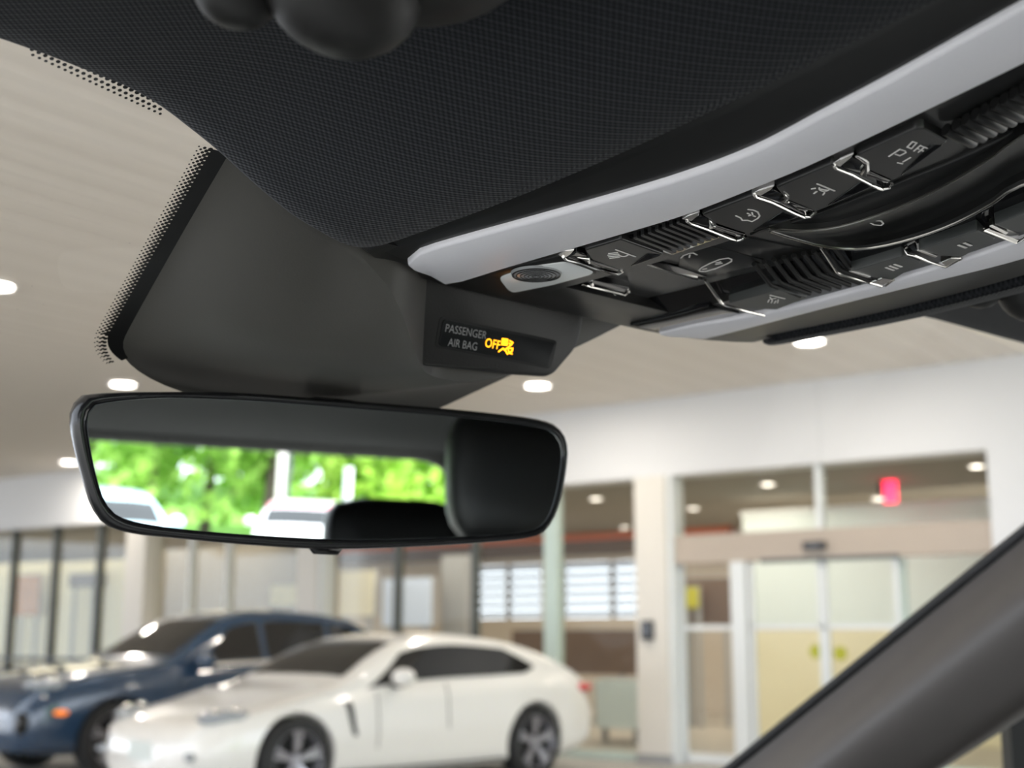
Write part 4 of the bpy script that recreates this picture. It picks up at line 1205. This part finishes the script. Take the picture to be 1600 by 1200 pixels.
# heading: nose towards the camera's left, tail to the facade
pr = at_z(860, 1157, .355); pf = at_z(463, 1189, .355)
hd = (pf - pr); hd.z = 0; hd.normalize()
def car_xf(nose, hd_):                            # local x runs from the nose backwards
    bx = -hd_; by = Vector((-bx.y, bx.x, 0)) * -1      # car's left when facing hd_
    lf = Vector((-hd_.y, hd_.x, 0))
    m = Matrix((( bx.x, lf.x, 0, nose.x), (bx.y, lf.y, 0, nose.y), (0, 0, 1, nose.z), (0, 0, 0, 1)))
    return m
lf = Vector((-hd.y, hd.x, 0))

# white four door coupe
SP_ = CarShape(4.97,
    [(0, .56), (.10, .66), (.35, .745), (.8, .84), (1.15, .925), (1.38, .97), (1.54, 1.025), (1.92, 1.225), (2.27, 1.36), (2.70, 1.418), (3.1, 1.412), (3.7, 1.335), (4.27, 1.175), (4.65, 1.03), (4.86, .95), (4.97, .72)],
    [(0, .50), (.3, .66), (.9, .80), (1.6, .885), (2.2, .925), (3.2, .955), (3.9, .985), (4.5, .95), (4.97, .66)],
    [(0, .52), (.08, .72), (.3, .86), (.7, .94), (1.1, .962), (2.2, .945), (3.2, .95), (3.8, .972), (4.3, .94), (4.7, .86), (4.9, .76), (4.97, .62)],
    [(0, .26), (.4, .20), (1.2, .19), (3.8, .19), (4.6, .24), (4.97, .36)], .36, 1.7, 4.3)
nose = pf + hd * .93 - lf * .93; nose.z = 0
XF = car_xf(nose, hd)
t, X, patch, cross, body, K = build_car('white_coupe', 'white four door coupe car parked nose out before the showroom', 'car', SP_, 'white_paint', (.93, 3.85), .355, XF, None)
cross('windshield', 'car_glass', 1.58, 2.22, 9.25)
cross('rear_window', 'car_glass', 3.75, 4.5, 9.4)
for sd in (1, -1):
    # one long side window, pointed towards the rear, split by the door pillar
    patch('side_window', 'car_glass', 2.0, 2.9, 7.12, 7.93, sd, fx=lambda b: (1.70 + .48 * b, 2.62))
    patch('side_window', 'car_glass', 2.9, 4.1, 7.12, 7.93, sd, fx=lambda b: (2.62, 3.90 - .42 * abs(b - .35) ** 1.3 * 1.6))
    patch('door_gap', 'car_black', 2.66, 2.675, 3.0, 7.0, sd, nxp=1, nk=10, off=.003)
    patch('door_gap', 'car_black', 1.80, 1.812, 2.6, 6.4, sd, nxp=1, nk=10, off=.003)
    patch('side_vent', 'car_black', 1.42, 1.50, 3.2, 5.6, sd, nxp=2, nk=8, off=.004, fx=lambda b: (1.52 - .10 * b, 1.57 - .07 * b))
    patch('sill_strip', 'car_black', 1.35, 3.45, 1.7, 2.0, sd, off=.004)
    ell(t, X, 'head_lamp', 'head_lens', (.36, sd * .72, .715), (.25, .10, .07), rot=.36 * sd)
    for q in range(2): ell(t, X, 'lamp_projector', 'chrome', (.27 + .16 * q, sd * (.70 + .05 * q), .755 + .012 * q), (.05, .045, .045))
    ell(t, X, 'fog_lamp', 'head_lens', (.075, sd * .64, .42), (.05, .13, .045), rot=.45 * sd)
    ell(t, X, 'side_marker', 'amber_lens', (.42, sd * .865, .47), (.07, .02, .022), rot=.2 * sd)
    ell(t, X, 'tail_lamp', 'tail_red', (4.74, sd * .78, .86), (.16, .10, .055), rot=-.35 * sd)
    mrr = ell(t, X, 'door_mirror', 'white_paint', (2.02, sd * 1.03, 1.02), (.10, .13, .085))
    ell(t, X, 'mirror_arm', 'car_black', (2.04, sd * .93, .95), (.05, .08, .03))
    for wx in (.93, 3.85): wheel(t, X, (wx, sd * .945, .355), sd, .355)
ell(t, X, 'front_intake', 'car_black', (.09, 0, .36), (.06, .48, .085))
mb = MB(); mb.box(X((.012, -.0, .44)), .03, .36, .16, ((X((1, 0, 0)) - X((0, 0, 0))), (X((0, 1, 0)) - X((0, 0, 0))), U)); mb.build('number_plate', 'plate', t)

# dark blue sport utility
SC_ = CarShape(4.92,
    [(0, .62), (.06, .82), (.25, .94), (.6, 1.02), (1.1, 1.09), (1.45, 1.13), (1.62, 1.18), (2.0, 1.41), (2.35, 1.60), (2.75, 1.678), (3.3, 1.685), (3.9, 1.62), (4.35, 1.48), (4.7, 1.24), (4.85, 1.12), (4.92, .85)],
    [(0, .58), (.2, .82), (.8, .95), (1.5, 1.02), (2.2, 1.06), (3.4, 1.10), (4.2, 1.14), (4.7, 1.05), (4.92, .80)],
    [(0, .62), (.06, .80), (.25, .92), (.7, .975), (1.1, .985), (2.2, .965), (3.3, .97), (3.9, .985), (4.5, .93), (4.8, .84), (4.92, .7)],
    [(0, .32), (.4, .27), (1.2, .26), (3.9, .26), (4.6, .32), (4.92, .42)], .34, 1.6, 4.4)
nose2 = nose - lf * 2.95 + hd * .05; nose2.z = 0
XF2 = car_xf(nose2, hd)
t, X, patch, cross, body, K = build_car('blue_suv', 'dark blue sport utility car parked behind the white coupe', 'car', SC_, 'blue_paint', (.96, 3.86), .38, XF2, None)
cross('windshield', 'car_glass', 1.66, 2.30, 9.2)
cross('rear_window', 'car_glass', 4.05, 4.66, 9.4)
for sd in (1, -1):
    patch('side_window', 'car_glass', 2.0, 2.85, 7.12, 7.93, sd, fx=lambda b: (1.82 + .52 * b, 2.72))
    patch('side_window', 'car_glass', 2.9, 3.7, 7.12, 7.93, sd, fx=lambda b: (2.80, 3.62))
    patch('side_window', 'car_glass', 3.7, 4.3, 7.12, 7.93, sd, fx=lambda b: (3.68, 4.30 - .30 * b))
    patch('door_gap', 'car_black', 2.75, 2.765, 3.0, 7.0, sd, nxp=1, nk=10, off=.003)
    patch('sill_strip', 'car_black', 1.35, 3.45, 1.2, 2.4, sd, off=.004)
    patch('window_trim', 'chrome', 1.85, 4.2, 6.95, 7.08, sd, off=.008)
    ell(t, X, 'head_lamp', 'head_lens', (.27, sd * .76, .92), (.20, .12, .075), rot=.5 * sd)
    for q in range(2): ell(t, X, 'lamp_projector', 'chrome', (.19 + .15 * q, sd * (.75 + .07 * q), .96), (.05, .05, .05))
    ell(t, X, 'side_marker', 'amber_lens', (.36, sd * .945, .66), (.075, .02, .028), rot=.12 * sd)
    ell(t, X, 'side_intake', 'car_black', (.10, sd * .70, .56), (.08, .18, .12), rot=.5 * sd)
    ell(t, X, 'tail_lamp', 'tail_red', (4.72, sd * .80, 1.02), (.14, .10, .05), rot=-.35 * sd)
    ell(t, X, 'door_mirror', 'blue_paint', (1.88, sd * 1.06, 1.13), (.10, .14, .095))
    for wx in (.96, 3.86): wheel(t, X, (wx, sd * .955, .38), sd, .38)
ell(t, X, 'front_grille', 'car_black', (.06, 0, .60), (.06, .55, .15))
for q in range(3):
    mb = MB(); mb.box(X((.0, 0, .53 + .07 * q)), .03, 1.0 - .1 * q, .016, ((X((1, 0, 0)) - X((0, 0, 0))), (X((0, 1, 0)) - X((0, 0, 0))), U)); mb.build('grille_bar', 'chrome', t)
# ================================================================== BEHIND THE CAR, SEEN IN THE MIRROR
M['leaf'] = mat('fresh_leaves', (.30, .56, .09), .6, noise=(.9, (.46, .70, .16)))
M['leaf2'] = mat('yellow_green_leaves', (.52, .70, .12), .6, noise=(.9, (.36, .62, .10)))
for k_ in ('leaf', 'leaf2'):
    nt = M[k_].node_tree; b_ = nt.nodes['Principled BSDF']; tr_ = nt.nodes.new('ShaderNodeBsdfTranslucent'); mx_ = nt.nodes.new('ShaderNodeMixShader'); mx_.inputs[0].default_value = .45
    src = b_.inputs['Base Color'].links[0].from_socket
    nt.links.new(src, tr_.inputs[0]); nt.links.new(b_.outputs[0], mx_.inputs[1]); nt.links.new(tr_.outputs[0], mx_.inputs[2])
    nt.links.new(mx_.outputs[0], nt.nodes['Material Output'].inputs[0])
M['bark'] = mat('tree_bark', (.10, .08, .06), .9)
M['grass_mat'] = mat('lawn_grass', (.16, .34, .05), .9, noise=(.5, (.22, .42, .08)))
def tree(label, c, h, rad, m, seed, n=2600):
    rnd = random.Random(seed)
    t = thing('tree', label, 'tree', c, 'trees behind the car')
    mb = MB(); pts = [c - U * .05, c + U * h * .25 + Vector((.1, .05, 0)), c + U * h * .55 + Vector((-.05, .1, 0))]
    mb.tube(pts, [.20, .15, .08], 9); mb.build('trunk', 'bark', t, smooth=True)
    for k in range(4):
        a = rnd.random() * 6.28; st_ = c + U * h * (.3 + .06 * k)
        mb = MB(); mb.tube([st_, st_ + Vector((math.cos(a) * rad * .4, math.sin(a) * rad * .4, h * .16)), st_ + Vector((math.cos(a) * rad * .7, math.sin(a) * rad * .7, h * .3))], [.09, .06, .02], 6); mb.build('branch', 'bark', t, smooth=True)
    mb = MB()
    cl = [(Vector((rnd.gauss(0, .42), rnd.gauss(0, .42), rnd.uniform(-.75, .9))), rnd.uniform(.28, .5)) for _ in range(16)]
    for _ in range(n):
        q, rr = rnd.choice(cl)
        d = Vector((rnd.gauss(0, 1), rnd.gauss(0, 1), rnd.gauss(0, 1))).normalized() * (rr * rnd.random() ** .35)
        p = q + d; p = c + Vector((p.x * rad, p.y * rad, h * .56 + p.z * h * .44))
        nn = Vector((rnd.gauss(0, 1), rnd.gauss(0, 1), rnd.gauss(.5, 1))).normalized(); a = nn.orthogonal().normalized(); b = nn.cross(a); s_ = rnd.uniform(.16, .32)
        k = len(mb.v); mb.v += [p - a * s_, p + b * s_ * .6, p + a * s_, p - b * s_ * .6]; mb.f.append((k, k + 1, k + 2, k + 3))
    mb.build('crown', m, t, fix=False, kind='stuff')
def rg_pt(x, dist):
    p = reflect_pt(x, 800, dist); return Vector((p.x, p.y, 0))
spec = [(130, 40, 10, 2.7, 'leaf', 'leafy green tree at the near edge of the mirror image'),
        (225, 37, 9.5, 2.4, 'leaf', 'leafy green tree above the pale blue car in the mirror'),
        (320, 40, 10, 2.5, 'leaf', 'dense green tree between the pale blue car and the post in the mirror'),
        (415, 37, 9.5, 2.4, 'leaf', 'leafy green tree behind the white car and the post in the mirror'),
        (510, 40, 10, 2.5, 'leaf2', 'yellow green tree beside the post in the mirror'),
        (600, 37, 9, 2.4, 'leaf2', 'yellow green tree above the rear headrest in the mirror'),
        (690, 40, 10, 2.5, 'leaf2', 'yellow green tree at the corner of the rear window in the mirror'),
        (180, 50, 13, 3.4, 'leaf', 'tall tree in the second row above the pale blue car in the mirror'),
        (360, 51, 13, 3.4, 'leaf', 'tall tree in the second row near the post in the mirror'),
        (540, 50, 13, 3.4, 'leaf2', 'tall yellow green tree in the second row above the headrest')]
for i, (x, d, h, r, m, lb) in enumerate(spec): tree(lb, rg_pt(x, d), h, r, m, 20 + i)
# grassy bank under the trees
mb = MB(); cB = rg_pt(410, 44); dirb = (rg_pt(410, 40) - rg_pt(410, 20)).normalized(); sidb = Vector((-dirb.y, dirb.x, 0))
mb.grid(lambda a, b: cB + dirb * (-9 + 26 * a) + sidb * (-32 + 64 * b) + U * (.02 + 2.6 * smooth01(a * 1.1) + .15 * math.sin(b * 23)), 12, 30)
o = mb.build('hill', 'grass_mat', smooth=True, kind='structure'); tag(o, 'grassy bank under the trees behind the car')
# canopy post
pp = rg_pt(436, 31)
po = thing('lamp_post', 'pale lamp post with a dark side, seen in the mirror', 'post', pp)
mb = MB(); mb.box(pp + U * (3.5), .20, .2, 7.0, (sidb, dirb, U)); mb.build('shaft', 'column', po)
q = pp + (rg_pt(446, 31) - rg_pt(432, 31)).normalized() * .165
mb = MB(); mb.box(q + U * (3.5), .11, .15, 7.0, (sidb, dirb, U)); mb.build('dark_strip', 'frame_dark', po)  # dark strip along one side of the post
mb = MB(); mb.box(pp + U * .04, .3, .3, .08, (sidb, dirb, U)); mb.build('foot', 'grey_panel', po)
q = rg_pt(541, 15)
lp = thing('bollard_post', 'slim pale post beside the white car in the mirror', 'post', q)
mb = MB(); mb.cyl(q, U, .05, 1.95, 16); mb.build('pole', 'frame_white', lp, smooth=True)
mb = MB(); mb.cyl(q, U, .1, .03, 16); mb.build('base_plate', 'grey_panel', lp)

# vehicles behind
M['pale_blue_paint'] = mat('pale_blue_paint', (.46, .66, .74), .25, coat=.7)
M['white_van_paint'] = mat('white_van_paint', (.86, .84, .86), .3, coat=.5)
M['pink_red'] = mat('red_roof_stripe', (.70, .20, .24), .4)
VAN = CarShape(4.9, [(0, .6), (.1, .85), (.5, .98), (.9, 1.10), (1.5, 1.46), (2.0, 1.60), (3.0, 1.64), (4.5, 1.60), (4.8, 1.5), (4.9, 1.1)],
    [(0, .55), (.3, .8), (1.0, .95), (4.6, 1.0), (4.9, .9)], [(0, .62), (.1, .8), (.4, .92), (1.2, .96), (4.4, .96), (4.8, .9), (4.9, .8)],
    [(0, .3), (.5, .24), (4.4, .26), (4.9, .36)], .13, 1.0, 4.6)
def rear_car(name, label, x, dist, S, paint, turn, extra=None):
    c = rg_pt(x, dist); v = (Vector((0, 0, 0)) - c); v.z = 0; v.normalize()
    v = Matrix.Rotation(turn, 3, 'Z') @ v
    nose_ = c + v * 1.0; nose_.z = 0
    t, X, patch, cross, body, K = build_car(name, label, 'car', S, paint, (.9, 3.9), .33, car_xf(nose_, v), None)
    cross('windshield', 'car_glass', .98, 1.46, 9.1)
    for sd in (1, -1):
        patch('side_window', 'car_glass', 1.3, 2.4, 7.15, 7.9, sd, fx=lambda b: (1.15 + .4 * b, 2.3))
        patch('side_window', 'car_glass', 2.4, 4.3, 7.15, 7.9, sd, fx=lambda b: (2.4, 4.3))
        ell(t, X, 'head_lamp', 'head_lens', (.22, sd * .68, .86), (.14, .12, .09), rot=.5 * sd)
        ell(t, X, 'door_mirror', paint, (1.25, sd * 1.06, 1.16), (.08, .12, .1))
        if extra: patch('roof_stripe', extra, 1.6, 4.7, 8.0, 9.0, sd, off=.008)
        for wx in (.9, 3.9): wheel(t, X, (wx, sd * .93, .33), sd, .33)
    if extra: cross('roof_front_stripe', extra, 1.52, 1.75, 9.0, off=.008)
    ell(t, X, 'grille', 'car_black', (.05, 0, .6), (.05, .4, .1))
rear_car('white_wagon', 'white car with a red roof edge, seen in the mirror', 474, 26, VAN, 'white_van_paint', .1, 'pink_red')
rear_car('pale_blue_car', 'pale blue car at the near corner of the mirror image', 168, 19, VAN, 'pale_blue_paint', -.25)
